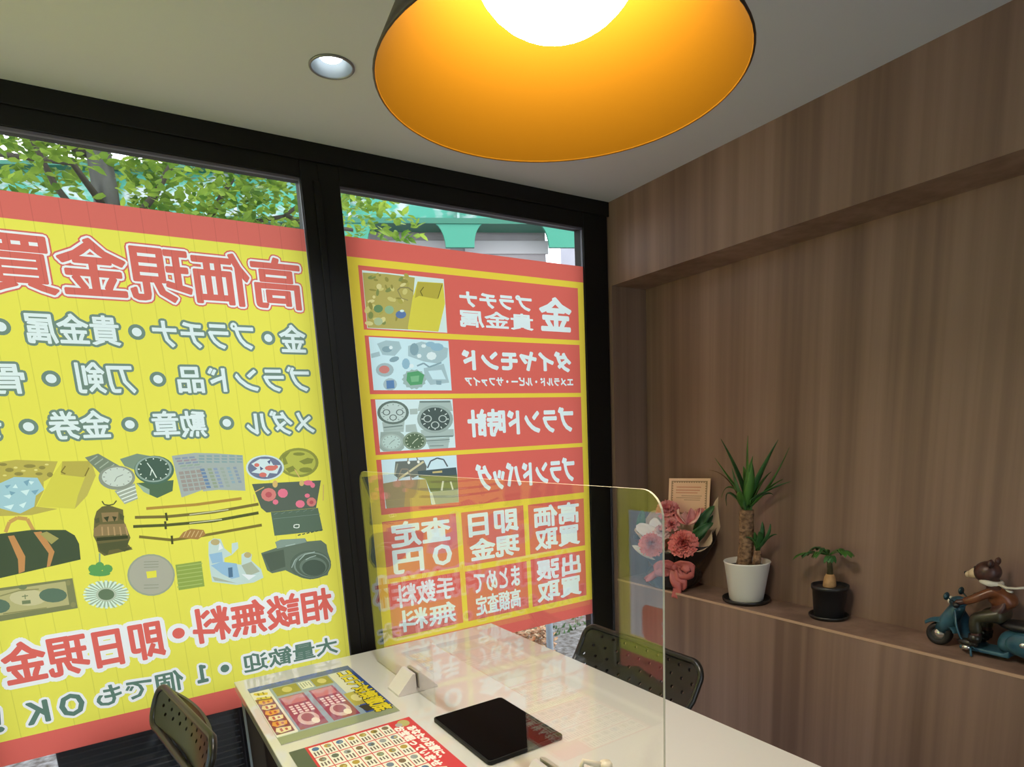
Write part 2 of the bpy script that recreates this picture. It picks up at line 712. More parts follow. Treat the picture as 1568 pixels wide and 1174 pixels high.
left_art = art("""b8ab55:-2589,14108 -1897,14182 -1034,14089 -1230,13695 -1413,13587 -1451,13345 -1678,12958 -1229,12850 -1809,12746 -2806,12814
8f8648:-1976,13930 -1998,13899 -2045,13882 -2099,13886 -2139,13909 -2150,13942 -2128,13973 -2082,13990 -2028,13986 -1988,13963
8f8648:-1510,13998 -1540,13972 -1606,13959 -1685,13964 -1746,13986 -1766,14015 -1737,14041 -1671,14054 -1592,14049 -1531,14028
8f8648:-1316,13945 -1334,13918 -1373,13903 -1417,13906 -1450,13926 -1459,13955 -1441,13982 -1402,13997 -1358,13994 -1325,13974
8f8648:-1188,13753 -1206,13716 -1243,13695 -1283,13698 -1312,13724 -1319,13763 -1300,13800 -1264,13821 -1223,13818 -1194,13792
8f8648:-1798,13818 -1820,13791 -1870,13778 -1929,13782 -1973,13802 -1986,13831 -1964,13858 -1914,13872 -1856,13868 -1811,13847
8f8648:-1400,13789 -1419,13767 -1460,13755 -1508,13758 -1544,13776 -1555,13800 -1537,13823 -1496,13834 -1448,13831 -1411,13814
8f8648:-2084,14075 -2103,14054 -2146,14042 -2195,14045 -2233,14062 -2244,14086 -2225,14108 -2183,14119 -2134,14116 -2096,14099
d8cf80:-1885,13983 -1901,13965 -1934,13959 -1963,13969 -1973,13989 -1957,14008 -1925,14014 -1895,14004
d8cf80:-1734,13893 -1752,13878 -1789,13873 -1823,13883 -1835,13900 -1818,13916 -1781,13920 -1746,13911
d8cf80:-1488,13896 -1502,13877 -1531,13871 -1557,13881 -1565,13902 -1551,13920 -1522,13927 -1496,13917
d8cf80:-1232,14021 -1248,14004 -1281,13999 -1312,14009 -1323,14026 -1307,14043 -1274,14048 -1242,14038
d8cf80:-2135,13803 -2151,13787 -2183,13782 -2212,13792 -2222,13809 -2206,13825 -2175,13829 -2145,13820
d0c850:-935,14083 -302,14065 -257,13664 -531,13139 -860,12812 -1661,12956 -1230,13695
b5a850:-935,14083 -287,14051 -525,13634 -1022,13741
bcb058:-304,14053 -257,13664 -531,13139 -860,12812 -737,13158 -508,13633
7e7238:-896,13968 -1014,13820 -995,13799 -878,13947
7e7238:-1012,13795 -926,13740 -911,13769 -997,13824
7e7238:-387,13890 -515,13670 -492,13653 -364,13874
a0c4cc:-2673,13609 -2303,13618 -1999,13753 -1526,13697 -1429,13384 -1632,13239 -1710,12961 -2025,12810 -2751,13145
cfe6e8:-2075,13480 -1997,13573 -1967,13463
cfe6e8:-1931,13387 -1735,13411 -1824,13257
cfe6e8:-1731,13632 -1607,13602 -1683,13528
cfe6e8:-2293,13299 -2101,13322 -2183,13209
cfe6e8:-2021,13033 -1850,13097 -1939,12943
cfe6e8:-2339,13024 -2112,13062 -2197,12929
7aa2b4:-1830,13620 -1693,13670 -1770,13494
7aa2b4:-2150,13406 -2032,13356 -2139,13285
7aa2b4:-1709,13368 -1542,13394 -1645,13261
7aa2b4:-2221,13552 -2093,13561 -2187,13469
7d907c:360,14067 785,14192 1185,14083 716,13722 441,13870
566e54:648,13381 1576,13395 1506,13088 1098,12923 816,13104
9cb09a:667,13379 942,13181 920,13028 782,13129
54705f:1628,13681 1596,13577 1532,13483 1441,13406 1329,13349 1205,13319 1076,13315 952,13339 842,13388 752,13459 688,13547 654,13645 653,13748 684,13849 745,13941 832,14017 940,14074 1062,14107 1190,14113 1314,14092 1427,14046 1521,13976 1589,13888 1625,13787
8fa398:1572,13707 1543,13613 1485,13527 1401,13456 1298,13405 1184,13377 1065,13373 951,13395 849,13440 766,13504 707,13584 676,13674 674,13769 703,13860 759,13944 840,14014 939,14066 1051,14096 1169,14101 1284,14082 1388,14040 1474,13976 1536,13895 1570,13804
4c6154:1517,13711 1492,13628 1441,13552 1367,13490 1277,13445 1176,13420 1071,13417 971,13436 881,13475 807,13532 755,13603 728,13682 726,13765 751,13846 801,13920 872,13982 960,14027 1059,14053 1163,14058 1264,14041 1355,14004 1431,13947 1486,13876 1515,13796
d4e0d4:1089,13748 1001,13928 980,13914 1069,13734
d4e0d4:1066,13734 1147,13487 1172,13500 1092,13747
d4e0d4:1069,13745 1006,13574 1027,13566 1090,13737
d4e0d4:1453,13700 1500,13697 1504,13727 1457,13730
d4e0d4:1383,13569 1421,13546 1435,13574 1398,13596
d4e0d4:1240,13484 1258,13448 1282,13465 1264,13501
d4e0d4:1065,13470 1060,13431 1087,13429 1092,13468
d4e0d4:908,13528 881,13496 899,13476 926,13508
d4e0d4:807,13639 766,13622 772,13594 814,13610
d4e0d4:788,13776 743,13779 739,13749 784,13746
d4e0d4:856,13904 820,13926 806,13899 842,13877
d4e0d4:996,13989 978,14024 954,14007 972,13972
d4e0d4:1169,14006 1174,14044 1148,14046 1142,14007
d4e0d4:1328,13950 1356,13983 1337,14003 1309,13970
d4e0d4:1432,13839 1475,13856 1468,13885 1425,13868
7a8672:-428,14155 -117,14242 332,13877 -102,13632
a2ac98:-335,14034 -139,14168 -149,14193 -345,14059
a2ac98:-237,13936 -23,14086 -34,14111 -248,13961
a2ac98:-139,13838 94,14004 82,14028 -150,13862
a2ac98:-39,13738 211,13920 199,13944 -51,13762
a2aa98:105,13210 611,13383 623,12946 287,12825
dde4d8:161,13139 613,13291 608,13320 156,13168
dde4d8:199,13049 618,13190 612,13219 194,13078
dde4d8:238,12959 622,13089 616,13118 232,12988
dde4d8:276,12869 626,12988 621,13017 271,12897
8e9484:644,13533 616,13447 561,13370 482,13307 384,13261 276,13237 164,13235 55,13256 -41,13297 -120,13357 -176,13430 -206,13512 -207,13597 -180,13680 -127,13756 -51,13819 44,13865 150,13891 261,13895 370,13876 469,13836 551,13778 610,13704 642,13620
c6cfc2:580,13559 558,13492 513,13430 447,13380 367,13344 277,13325 184,13323 94,13340 13,13373 -53,13421 -100,13479 -125,13544 -127,13612 -105,13679 -61,13739 3,13788 81,13825 169,13845 262,13848 352,13833 434,13801 502,13754 551,13695 578,13629
8c9488:217,13568 372,13629 368,13649 212,13588
8c9488:207,13584 136,13470 150,13458 222,13573
8c9488:505,13554 557,13550 560,13572 508,13575
8c9488:449,13451 491,13431 499,13450 457,13471
8c9488:330,13384 351,13353 366,13367 345,13398
8c9488:183,13375 178,13341 196,13340 201,13374
8c9488:50,13422 21,13395 31,13379 61,13406
8c9488:-36,13509 -81,13496 -79,13476 -33,13489
8c9488:-54,13618 -104,13621 -107,13600 -58,13597
8c9488:1,13719 -39,13739 -48,13719 -7,13699
8c9488:118,13786 97,13817 82,13802 103,13772
8c9488:263,13797 268,13830 250,13832 245,13798
8c9488:397,13751 426,13779 416,13795 386,13767
8c9488:486,13664 533,13678 530,13698 483,13684
a3aca6:1625,14081 2230,14135 2312,13060 1709,12881
a3aca6:2199,14137 2810,14085 2703,13020 2289,13008
a3aca6:2793,14086 3507,13992 3449,12926 2703,13020
8793a6:1694,14018 1835,14024 1838,13975 1696,13970
8793a6:1876,14025 2019,14031 2022,13982 1879,13976
8793a6:2060,14032 2204,14038 2207,13988 2063,13983
9c8f94:1734,13946 1875,13952 1866,13903 1724,13898
9c8f94:1916,13953 2060,13958 2050,13910 1907,13904
9c8f94:2101,13959 2246,13965 2236,13916 2091,13911
8793a6:1774,13874 1916,13879 1894,13832 1752,13827
8793a6:1957,13880 2101,13885 2078,13837 1935,13832
8793a6:2142,13886 2287,13891 2265,13843 2120,13838
93a594:1814,13802 1956,13806 1922,13760 1779,13755
93a594:1998,13807 2142,13812 2107,13765 1963,13760
93a594:2184,13813 2329,13818 2294,13770 2148,13766
9aa2a6:1854,13729 1997,13733 1950,13687 1807,13683
9aa2a6:2039,13734 2183,13739 2135,13692 1991,13688
9aa2a6:2225,13739 2371,13744 2323,13697 2177,13693
9c938c:1733,13622 1853,13627 1863,13538 1742,13533
9c938c:1744,13501 1865,13506 1875,13417 1754,13413
9c938c:1756,13381 1877,13385 1887,13296 1766,13292
9c938c:1768,13260 1889,13264 1899,13174 1777,13170
9c938c:1779,13138 1901,13142 1911,13052 1789,13049
9c938c:1885,13628 2006,13634 2016,13545 1895,13540
9c938c:1896,13508 2018,13513 2028,13423 1906,13418
9c938c:1908,13386 2030,13391 2040,13302 1918,13297
9c938c:1920,13265 2042,13269 2053,13179 1931,13175
9c938c:1933,13143 2055,13147 2065,13057 1943,13053
9c938c:2038,13635 2160,13641 2171,13551 2048,13546
9c938c:2050,13514 2173,13519 2183,13429 2060,13425
9c938c:2062,13392 2185,13397 2196,13307 2073,13303
9c938c:2075,13270 2198,13275 2208,13184 2085,13180
9c938c:2087,13148 2210,13152 2221,13061 2097,13057
9c938c:2193,13642 2316,13648 2327,13558 2203,13553
9c938c:2205,13521 2329,13526 2339,13436 2216,13431
9c938c:2218,13398 2342,13403 2352,13313 2228,13308
9c938c:2230,13276 2355,13280 2365,13189 2241,13185
9c938c:2243,13153 2367,13157 2378,13066 2254,13062
6f86a4:2296,13671 2413,13670 2423,13598 2306,13599
6f86a4:2315,13570 2432,13569 2442,13496 2325,13498
6f86a4:2334,13468 2451,13467 2461,13394 2344,13396
6f86a4:2353,13366 2470,13365 2481,13292 2363,13294
6f86a4:2372,13264 2490,13262 2500,13189 2382,13192
6f86a4:2391,13162 2509,13159 2519,13086 2401,13089
93a088:2491,13668 2603,13668 2613,13595 2501,13596
93a088:2510,13567 2622,13566 2632,13493 2521,13494
93a088:2530,13465 2642,13464 2652,13391 2540,13392
93a088:2549,13362 2661,13361 2672,13288 2559,13289
93a088:2569,13260 2681,13258 2691,13184 2579,13186
93a088:2588,13157 2701,13155 2711,13081 2598,13083
8c9ab0:2649,13668 2755,13668 2765,13596 2659,13596
8c9ab0:2669,13566 2775,13566 2785,13493 2679,13493
8c9ab0:2688,13464 2795,13463 2805,13390 2698,13391
8c9ab0:2708,13361 2815,13360 2825,13287 2718,13288
8c9ab0:2728,13258 2835,13257 2845,13183 2738,13184
8c9ab0:2747,13154 2855,13153 2865,13079 2758,13081
9aa69a:2828,13667 2928,13668 2939,13594 2838,13594
9aa69a:2848,13564 2948,13565 2959,13491 2858,13491
9aa69a:2868,13461 2969,13461 2979,13388 2878,13388
9aa69a:2888,13358 2989,13358 3000,13284 2899,13284
9aa69a:2908,13255 3009,13254 3020,13180 2919,13181
9aa69a:2928,13151 3030,13150 3041,13075 2939,13076
8fa6ae:3009,13666 3103,13667 3114,13593 3019,13593
8fa6ae:3029,13563 3124,13563 3135,13490 3040,13489
8fa6ae:3050,13459 3145,13460 3156,13386 3060,13385
8fa6ae:3070,13355 3165,13355 3176,13281 3081,13281
8fa6ae:3091,13251 3186,13251 3197,13176 3101,13177
8a98a8:3191,13665 3280,13666 3291,13592 3202,13591
8a98a8:3212,13561 3301,13562 3312,13488 3223,13487
8a98a8:3233,13457 3322,13458 3333,13383 3244,13383
8a98a8:3254,13352 3343,13353 3355,13278 3265,13278
8a98a8:3275,13248 3365,13248 3376,13173 3286,13173
88a0a0:2317,14067 2461,14055 2464,14001 2323,14013
88a0a0:2306,13982 2450,13970 2453,13917 2312,13929
88a0a0:2295,13898 2439,13886 2441,13832 2300,13845
88a0a0:2517,14055 2662,14044 2665,13990 2523,14002
88a0a0:2505,13971 2651,13958 2654,13905 2511,13917
88a0a0:2494,13886 2640,13873 2643,13819 2500,13832
88a0a0:2718,14044 2866,14032 2869,13978 2724,13990
88a0a0:2707,13959 2855,13947 2857,13892 2713,13905
88a0a0:2696,13873 2843,13861 2846,13807 2702,13819
88a0a0:2922,14032 3072,14020 3075,13966 2929,13978
88a0a0:2911,13947 3060,13934 3063,13880 2917,13892
88a0a0:2900,13861 3049,13848 3052,13794 2906,13806
88a0a0:3129,14021 3280,14009 3283,13954 3135,13966
88a0a0:3118,13935 3269,13922 3272,13867 3124,13880
88a0a0:3107,13848 3258,13835 3261,13781 3113,13793
88a0a0:3338,14009 3491,13997 3494,13942 3344,13954
88a0a0:3327,13922 3480,13910 3483,13855 3333,13867
88a0a0:3316,13835 3468,13822 3472,13767 3322,13780
8f9248:5740,13632 5713,13530 5654,13434 5568,13351 5460,13285 5334,13238 5197,13214 5058,13213 4922,13235 4796,13278 4687,13341 4600,13420 4538,13510 4505,13609 4502,13710 4529,13809 4585,13901 4666,13983 4770,14049 4892,14096 5025,14123 5163,14128 5300,14109 5428,14069 5541,14008 5633,13929 5699,13837 5736,13737
b4b654:5651,13638 5628,13553 5578,13473 5505,13404 5412,13349 5304,13311 5187,13290 5066,13290 4949,13308 4841,13344 4747,13396 4671,13462 4618,13538 4589,13620 4586,13705 4609,13787 4656,13864 4727,13932 4816,13987 4921,14027 5035,14049 5154,14052 5272,14036 5382,14002 5480,13951 5559,13885 5616,13809 5647,13725
858a44:5134,13709 5412,13807 5598,13758 5526,13626 5274,13604
858a44:5521,13413 5475,13365 5366,13342 5237,13351 5137,13389 5103,13441 5148,13488 5255,13512 5385,13503 5486,13465
858a44:4638,13928 4908,14027 4739,13847 4790,13654 4657,13624
858a44:4699,13507 4932,13587 5028,13447 4794,13367
858a44:5349,13927 5309,13897 5212,13883 5096,13890 5005,13914 4974,13947 5013,13977 5108,13991 5224,13984 5316,13960
c8d8d6:4658,13541 4634,13454 4581,13374 4505,13305 4408,13249 4295,13211 4173,13191 4048,13191 3926,13210 3814,13248 3716,13302 3637,13369 3582,13446 3552,13529 3550,13615 3574,13699 3624,13777 3697,13845 3790,13900 3899,13939 4018,13961 4142,13964 4265,13947 4380,13912 4481,13859 4563,13792 4622,13714 4654,13629
70788e:4600,13545 4578,13468 4531,13398 4463,13336 4376,13287 4275,13253 4166,13236 4053,13236 3944,13253 3843,13286 3755,13334 3684,13393 3634,13462 3608,13535 3605,13611 3626,13686 3671,13754 3737,13815 3821,13863 3919,13898 4026,13917 4137,13919 4247,13904 4350,13873 4440,13826 4514,13767 4567,13698 4596,13622
ccdcdc:3716,13722 3979,13854 4263,13837 4348,13644 4566,13630 4425,13374 4211,13409 4124,13283 3925,13411 3684,13465 3873,13564
cf7468:4446,13544 4405,13497 4311,13474 4200,13481 4115,13517 4087,13568 4127,13614 4219,13637 4330,13630 4417,13594
cf7468:4122,13359 4095,13316 4035,13294 3965,13299 3912,13330 3896,13375 3922,13417 3982,13440 4052,13435 4106,13404
cf7468:3946,13670 3918,13630 3862,13616 3809,13637 3792,13680 3820,13721 3876,13734 3929,13714
cf7468:4486,13579 4460,13538 4407,13523 4358,13545 4342,13588 4368,13629 4421,13643 4470,13622
5c6480:4183,13767 4297,13817 4243,13670
5c6480:3952,13633 4049,13552 3954,13502
5c665a:3658,13113 5755,13062 5501,12191 3974,12201 3831,12361
cf7f78:4326,12727 4283,12625 4192,12557 4077,12539 3969,12578 3898,12661 3881,12767 3923,12867 4013,12936 4127,12954 4235,12917 4308,12834
cf7f78:5530,12380 5491,12295 5407,12248 5312,12258 5241,12319 5222,12410 5261,12494 5344,12541 5439,12532 5510,12470
e0788c:4683,12741 4643,12658 4559,12612 4464,12621 4394,12681 4375,12768 4414,12851 4497,12896 4592,12888 4663,12829
e0788c:5161,12352 5125,12282 5048,12244 4959,12253 4893,12305 4874,12381 4910,12451 4986,12489 5075,12480 5142,12428
e0788c:5487,13004 5453,12956 5377,12931 5287,12938 5218,12975 5196,13027 5230,13075 5305,13100 5395,13093 5464,13057
e0788c:5551,12920 5522,12861 5464,12841 5413,12871 5397,12933 5427,12992 5484,13012 5535,12983
e0788c:4364,12493 4331,12436 4266,12417 4208,12448 4190,12509 4222,12566 4287,12585 4345,12554
e0788c:5352,12602 5322,12555 5260,12540 5203,12566 5184,12618 5214,12665 5276,12680 5333,12654
b95c60:4203,12738 4165,12676 4091,12656 4023,12690 4002,12756 4039,12817 4113,12837 4181,12805
b95c60:5443,12376 5418,12334 5367,12320 5320,12343 5305,12390 5330,12432 5381,12446 5428,12423
d0b070:4412,13052 4389,12987 4344,12949 4295,12953 4260,12997 4253,13065 4276,13130 4321,13168 4370,13164 4405,13120
d0b070:5214,13014 5193,12961 5151,12930 5105,12934 5071,12971 5063,13026 5083,13080 5125,13110 5172,13107 5206,13070
d0b070:3720,12853 4003,12979 3994,13003 3711,12877
d0b070:3659,12792 3666,12565 3691,12567 3683,12794
d0b070:5805,12919 5740,12408 5768,12405 5832,12917
d0b070:4960,13462 5082,13203 5109,13217 4988,13477
5d6f5e:4101,12196 5560,12185 5630,11493 5614,11422 4121,11448
75867a:4185,12106 4301,12152 4296,12166 4180,12121
75867a:4406,12106 4523,12152 4518,12166 4401,12120
75867a:4630,12105 4749,12151 4744,12166 4625,12120
75867a:4857,12105 4977,12151 4972,12166 4852,12119
75867a:5086,12104 5208,12151 5202,12166 5081,12119
75867a:5319,12103 5441,12150 5436,12165 5313,12118
75867a:4148,11974 5616,11971 5616,11987 4148,11990
4c5a4c:4829,11353 4923,11369 4917,11405 4823,11389
4c5a4c:4969,11368 5064,11384 5058,11419 4963,11403
4c5a4c:5110,11382 5205,11398 5200,11434 5104,11417
4c5a4c:5252,11396 5348,11413 5342,11448 5246,11432
4c5a4c:5395,11411 5492,11427 5486,11463 5389,11447
4c5a4c:5539,11426 5637,11442 5631,11478 5533,11461
dfe8da:4851,11739 4751,11731 4752,11704 4852,11712
dfe8da:4739,11720 4722,11643 4748,11637 4764,11714
dfe8da:4731,11627 4820,11601 4827,11627 4739,11653
dfe8da:4819,11715 4908,11697 4914,11724 4824,11742
dfe8da:4898,11713 4880,11624 4906,11619 4924,11708
dfe8da:4892,11635 4807,11629 4809,11602 4894,11608
b08c42:783,12613 2047,12598 2053,12678 789,12690
b08c42:2050,12598 3311,12661 3311,12744 2051,12678
7a6e3c:472,12393 1246,12326 1256,12409 483,12474
7a6e3c:1249,12326 2486,12327 2489,12412 1254,12409
7a6e3c:2489,12327 3775,12441 3771,12529 2486,12412
565a34:395,12142 1180,12087 1189,12169 404,12223
565a34:1182,12086 2451,12065 2455,12150 1187,12169
565a34:2454,12065 3742,12172 3738,12261 2452,12150
7c7038:490,11841 1286,11640 1304,11718 508,11917
7c7038:1295,11639 2099,11666 2099,11748 1296,11719
7c7038:2100,11666 3790,11786 3786,11872 2098,11747
c6c49a:1840,12345 2906,12389 2906,12420 1841,12376
c6c49a:1806,12098 2689,12115 2689,12146 1807,12128
4f5030:1223,12479 1224,12251 1280,12255 1279,12483
4f5030:1172,12241 1157,12014 1213,12013 1228,12240
4f5030:1278,11808 1260,11560 1317,11557 1335,11806
a8804c:1476,11722 1613,11871 1830,11945 2150,11873 2192,11732 1964,11612
c9ae78:1603,11719 1715,11892 1696,11907 1584,11734
c9ae78:1707,11706 1820,11880 1801,11895 1688,11721
c9ae78:1812,11692 1925,11867 1906,11882 1793,11708
c9ae78:1918,11679 2031,11854 2012,11869 1899,11694
c9ae78:2024,11665 2138,11841 2119,11856 2005,11681
6a6440:-386,12699 -244,12813 -79,12831 228,12678 203,12331 290,11878 198,11712 294,11542 -394,11453 -511,11588 -515,11851 -559,12030 -471,12494
55583a:-235,12953 -196,12850 -170,12867 -208,12969
55583a:-187,12842 -83,12814 -74,12848 -178,12875
55583a:-78,12814 34,12833 33,12867 -79,12848
55583a:43,12838 123,12930 103,12953 24,12862
55583a:-453,12492 -359,12524 -360,12395 -455,12363
55583a:125,12602 229,12503 202,12375 117,12428
55583a:-503,11806 251,11816 165,11618 -465,11582
55583a:-448,11579 -263,11597 -320,11464
55583a:-40,11611 296,11609 92,11503
907a54:-530,12221 -370,12331 226,12284 269,11991 -543,12019
907a54:-287,12646 110,12625 57,12391 -290,12387
b39468:-343,12262 -368,12026 -335,12024 -311,12261
b39468:-208,12246 -225,12008 -193,12007 -175,12245
b39468:-72,12229 -82,11989 -49,11990 -39,12230
b39468:65,12212 63,11970 96,11972 99,12214
b39468:204,12195 209,11951 243,11954 237,12198
3f442c:-253,12513 -123,12533 -183,12375
3f442c:-52,12525 54,12496 -21,12365
3f442c:-495,11978 233,11952 228,11863 -502,11884
88a088:-507,11544 -559,11200 -524,11194 -472,11539
5f9a58:-576,11114 -609,11047 -676,11012 -749,11024 -802,11077 -814,11151 -781,11218 -715,11253 -641,11241 -588,11189
5f9a58:-438,11159 -470,11086 -531,11047 -596,11057 -642,11113 -650,11192 -619,11264 -559,11303 -493,11294 -447,11238
5f9a58:-255,11064 -289,10996 -357,10961 -432,10973 -486,11027 -498,11102 -464,11169 -397,11204 -322,11193 -267,11139
5f9a58:-325,10941 -364,10907 -460,10893 -586,10903 -708,10934 -793,10977 -820,11020 -781,11054 -687,11068 -562,11059 -440,11029 -352,10986
9cae92:50,10266 -93,10226 -17,10112 -177,10120 -161,9998 -312,10052 -358,9941 -477,10033 -576,9951 -645,10065 -782,10023 -792,10143 -945,10146 -896,10253 -1041,10302 -941,10381 -1057,10466 -922,10506 -993,10615 -841,10610 -856,10728 -711,10678 -666,10787 -550,10700 -451,10783 -381,10671 -243,10716 -231,10596 -73,10594 -123,10485 31,10436 -74,10355
d3e4d2:-304,10341 27,10301 21,10251 -306,10322
d3e4d2:-312,10302 10,10212 -12,10166 -320,10284
d3e4d2:-330,10266 -35,10131 -70,10091 -343,10251
d3e4d2:-358,10236 -103,10063 -151,10031 -375,10223
d3e4d2:-394,10212 -193,10009 -250,9988 -413,10203
d3e4d2:-435,10196 -298,9975 -361,9964 -457,10191
d3e4d2:-480,10189 -413,9960 -480,9961 -503,10188
d3e4d2:-527,10191 -533,9966 -599,9978 -550,10195
d3e4d2:-573,10201 -651,9992 -713,10015 -595,10209
d3e4d2:-616,10220 -761,10037 -816,10069 -635,10232
d3e4d2:-654,10246 -857,10098 -904,10137 -670,10262
d3e4d2:-684,10279 -937,10172 -972,10217 -696,10296
d3e4d2:-706,10315 -994,10255 -1016,10303 -713,10334
d3e4d2:-718,10355 -1028,10343 -1036,10393 -721,10374
d3e4d2:-720,10394 -1036,10432 -1030,10481 -718,10414
d3e4d2:-712,10433 -1019,10518 -998,10563 -704,10451
d3e4d2:-694,10468 -976,10597 -942,10636 -682,10484
d3e4d2:-667,10498 -911,10664 -866,10696 -650,10511
d3e4d2:-632,10522 -826,10717 -771,10739 -612,10531
d3e4d2:-591,10538 -724,10753 -663,10765 -569,10543
d3e4d2:-546,10546 -612,10770 -547,10771 -523,10547
d3e4d2:-500,10545 -494,10767 -428,10756 -477,10541
d3e4d2:-453,10535 -376,10744 -313,10722 -432,10527
d3e4d2:-410,10516 -264,10702 -207,10670 -391,10504
d3e4d2:-372,10490 -164,10642 -115,10603 -356,10475
d3e4d2:-341,10458 -81,10569 -44,10523 -329,10440
d3e4d2:-319,10421 -19,10484 5,10434 -311,10402
d3e4d2:-306,10381 18,10394 26,10342 -303,10362
b4bfa6:-276,10325 -297,10265 -339,10214 -399,10179 -469,10162 -544,10166 -615,10190 -676,10230 -721,10284 -745,10346 -747,10410 -727,10470 -685,10520 -627,10555 -557,10572 -483,10569 -412,10547 -350,10506 -304,10453 -278,10390
66785c:-326,10334 -343,10287 -376,10248 -423,10220 -478,10207 -537,10210 -593,10228 -641,10260 -677,10303 -696,10351 -698,10401 -682,10448 -649,10487 -603,10515 -548,10528 -490,10525 -433,10508 -385,10476 -348,10434 -328,10385
9aa08a:1228,10647 1190,10503 1119,10372 1019,10264 897,10185 761,10139 618,10128 477,10154 346,10213 233,10303 144,10417 83,10549 55,10692 59,10837 96,10976 164,11102 259,11208 376,11288 508,11337 648,11352 789,11332 922,11277 1039,11191 1133,11078 1198,10944 1231,10798
aaa896:1182,10655 1147,10521 1081,10401 990,10301 877,10228 751,10185 619,10175 488,10198 367,10253 263,10336 180,10442 124,10564 98,10696 102,10830 136,10959 199,11076 287,11174 395,11247 517,11292 647,11306 777,11287 900,11237 1008,11157 1095,11052 1155,10929 1185,10793
8c907e:510,11137 870,11096 872,11115 513,11156
8c907e:499,11059 859,11018 861,11037 501,11079
8c907e:488,10982 848,10939 850,10959 490,11001
8c907e:414,10471 775,10423 777,10442 417,10491
8c907e:401,10380 762,10331 764,10350 404,10400
dfd84c:526,10860 779,10854 762,10656 526,10662
8fa350:1281,10943 1966,10955 1954,10182 1263,10178
a9b86a:1318,10863 1987,10870 1987,10897 1318,10890
a9b86a:1301,10744 1971,10748 1971,10776 1302,10771
a9b86a:1285,10625 1954,10627 1955,10654 1285,10652
a9b86a:1268,10505 1938,10505 1938,10532 1269,10532
a9b86a:1252,10385 1922,10383 1922,10410 1252,10412
a9b86a:1235,10265 1905,10260 1906,10288 1236,10292
bfd2cc:2235,11494 2381,11587 2577,11542 2641,11252 2819,11037 2863,11373 3038,11388 3031,11198 2817,11018 2602,10954 2585,10824 3052,10676 3093,10998 3241,11054 3389,10955 3347,10767 3597,10455 3635,10173 3332,10065 2835,10072 2174,10280 2170,10754 2186,11127
94b8d0:2208,10786 2521,10852 2920,10735 2952,10305 2723,10284 2472,10479
94b8d0:2203,11125 2560,11150 2554,10847 2248,10837
b8a878:2542,11453 2510,11400 2443,11374 2365,11384 2307,11427 2291,11487 2322,11539 2389,11566 2466,11556 2525,11513
b8a878:3369,10939 3342,10888 3285,10862 3221,10872 3173,10912 3160,10969 3186,11019 3243,11045 3307,11036 3355,10995
56748e:2665,10640 2786,10640 2764,10335 2643,10336
a8b09a:3050,10657 3343,10729 3552,10384 3180,10287
a8b09a:2197,10447 2645,10220 2842,10129 2245,10306
dfecea:3016,10391 3431,10285 3201,10166
dfecea:2532,11455 2608,11256 2465,11201
667464:3658,10956 4148,11064 4115,11245 4288,11301 5044,11251 5089,11137 5540,11118 5703,10953 5716,10704 5788,10362 5631,9928 5044,9879 4601,10095 4320,10302 3904,10268 3771,10389
86988c:4126,11244 4288,11301 5044,11251 5075,11118 4144,11025
566254:3689,10912 4343,10977 4334,10420 3875,10332
5c6a5c:5781,10259 5749,10147 5680,10047 5577,9965 5448,9908 5301,9877 5144,9875 4987,9901 4839,9953 4708,10029 4602,10123 4526,10230 4484,10344 4479,10458 4510,10567 4576,10664 4674,10744 4797,10802 4939,10835 5093,10841 5250,10820 5400,10771 5536,10697 5647,10604 5728,10495 5774,10378
7c8c80:5749,10264 5720,10165 5659,10077 5568,10006 5453,9955 5321,9928 5181,9926 5040,9949 4907,9996 4790,10062 4695,10146 4626,10240 4589,10341 4584,10442 4612,10538 4671,10624 4758,10694 4869,10746 4996,10775 5134,10779 5274,10760 5409,10716 5529,10651 5629,10568 5702,10472 5743,10369
586658:5719,10248 5692,10157 5636,10075 5552,10009 5446,9963 5325,9938 5196,9936 5067,9957 4944,10000 4836,10061 4748,10138 4685,10226 4650,10319 4646,10413 4672,10502 4726,10581 4806,10646 4908,10693 5026,10720 5153,10724 5282,10706 5406,10665 5517,10605 5609,10529 5676,10440 5713,10345
6c7c6e:5634,10220 5610,10139 5557,10069 5479,10015 5382,9979 5272,9964 5158,9972 5046,10001 4946,10050 4862,10114 4802,10189 4768,10271 4762,10354 4786,10432 4837,10501 4913,10555 5007,10592 5115,10608 5229,10602 5340,10575 5443,10528 5529,10464 5592,10388 5628,10304
4e5c50:5590,10185 5569,10117 5524,10058 5458,10012 5374,9982 5280,9970 5182,9976 5086,10001 5000,10042 4928,10097 4876,10161 4846,10231 4842,10301 4862,10368 4906,10426 4971,10471 5052,10502 5144,10515 5242,10510 5338,10486 5426,10446 5500,10392 5554,10327 5585,10257
a4b6ac:4778,10544 4992,10716 4975,10738 4762,10567
a4b6ac:4985,10713 5304,10749 5300,10777 4982,10741
a4b6ac:4987,10533 5131,10593 5122,10616 4978,10556
a4b6ac:5128,10593 5330,10625 5325,10649 5124,10617
a4b6ac:4526,10346 4648,10569 4628,10581 4506,10358
a4b6ac:4645,10566 4708,10617 4694,10636 4631,10585
a4b6ac:4413,11063 4720,11090 4717,11121 4411,11095
c69c58:-2369,12344 -2248,12594 -2312,12636 -2432,12387
c69c58:-2269,12571 -2094,12665 -2117,12753 -2292,12659
c69c58:-2118,12662 -1918,12607 -1893,12701 -2094,12756
c69c58:-1943,12635 -1864,12317 -1789,12355 -1868,12673
48543e:-3014,12302 -2515,12339 -1871,12362 -1150,12274 -970,12103 -910,11860 -941,11432 -2703,11199 -3207,11160
c08a56:-2370,12260 -2242,12264 -2104,11688 -2180,11302 -2310,11260 -2266,11628
c08a56:-1833,12295 -1668,12296 -1475,11724 -1627,11355 -1705,11333 -1606,11700
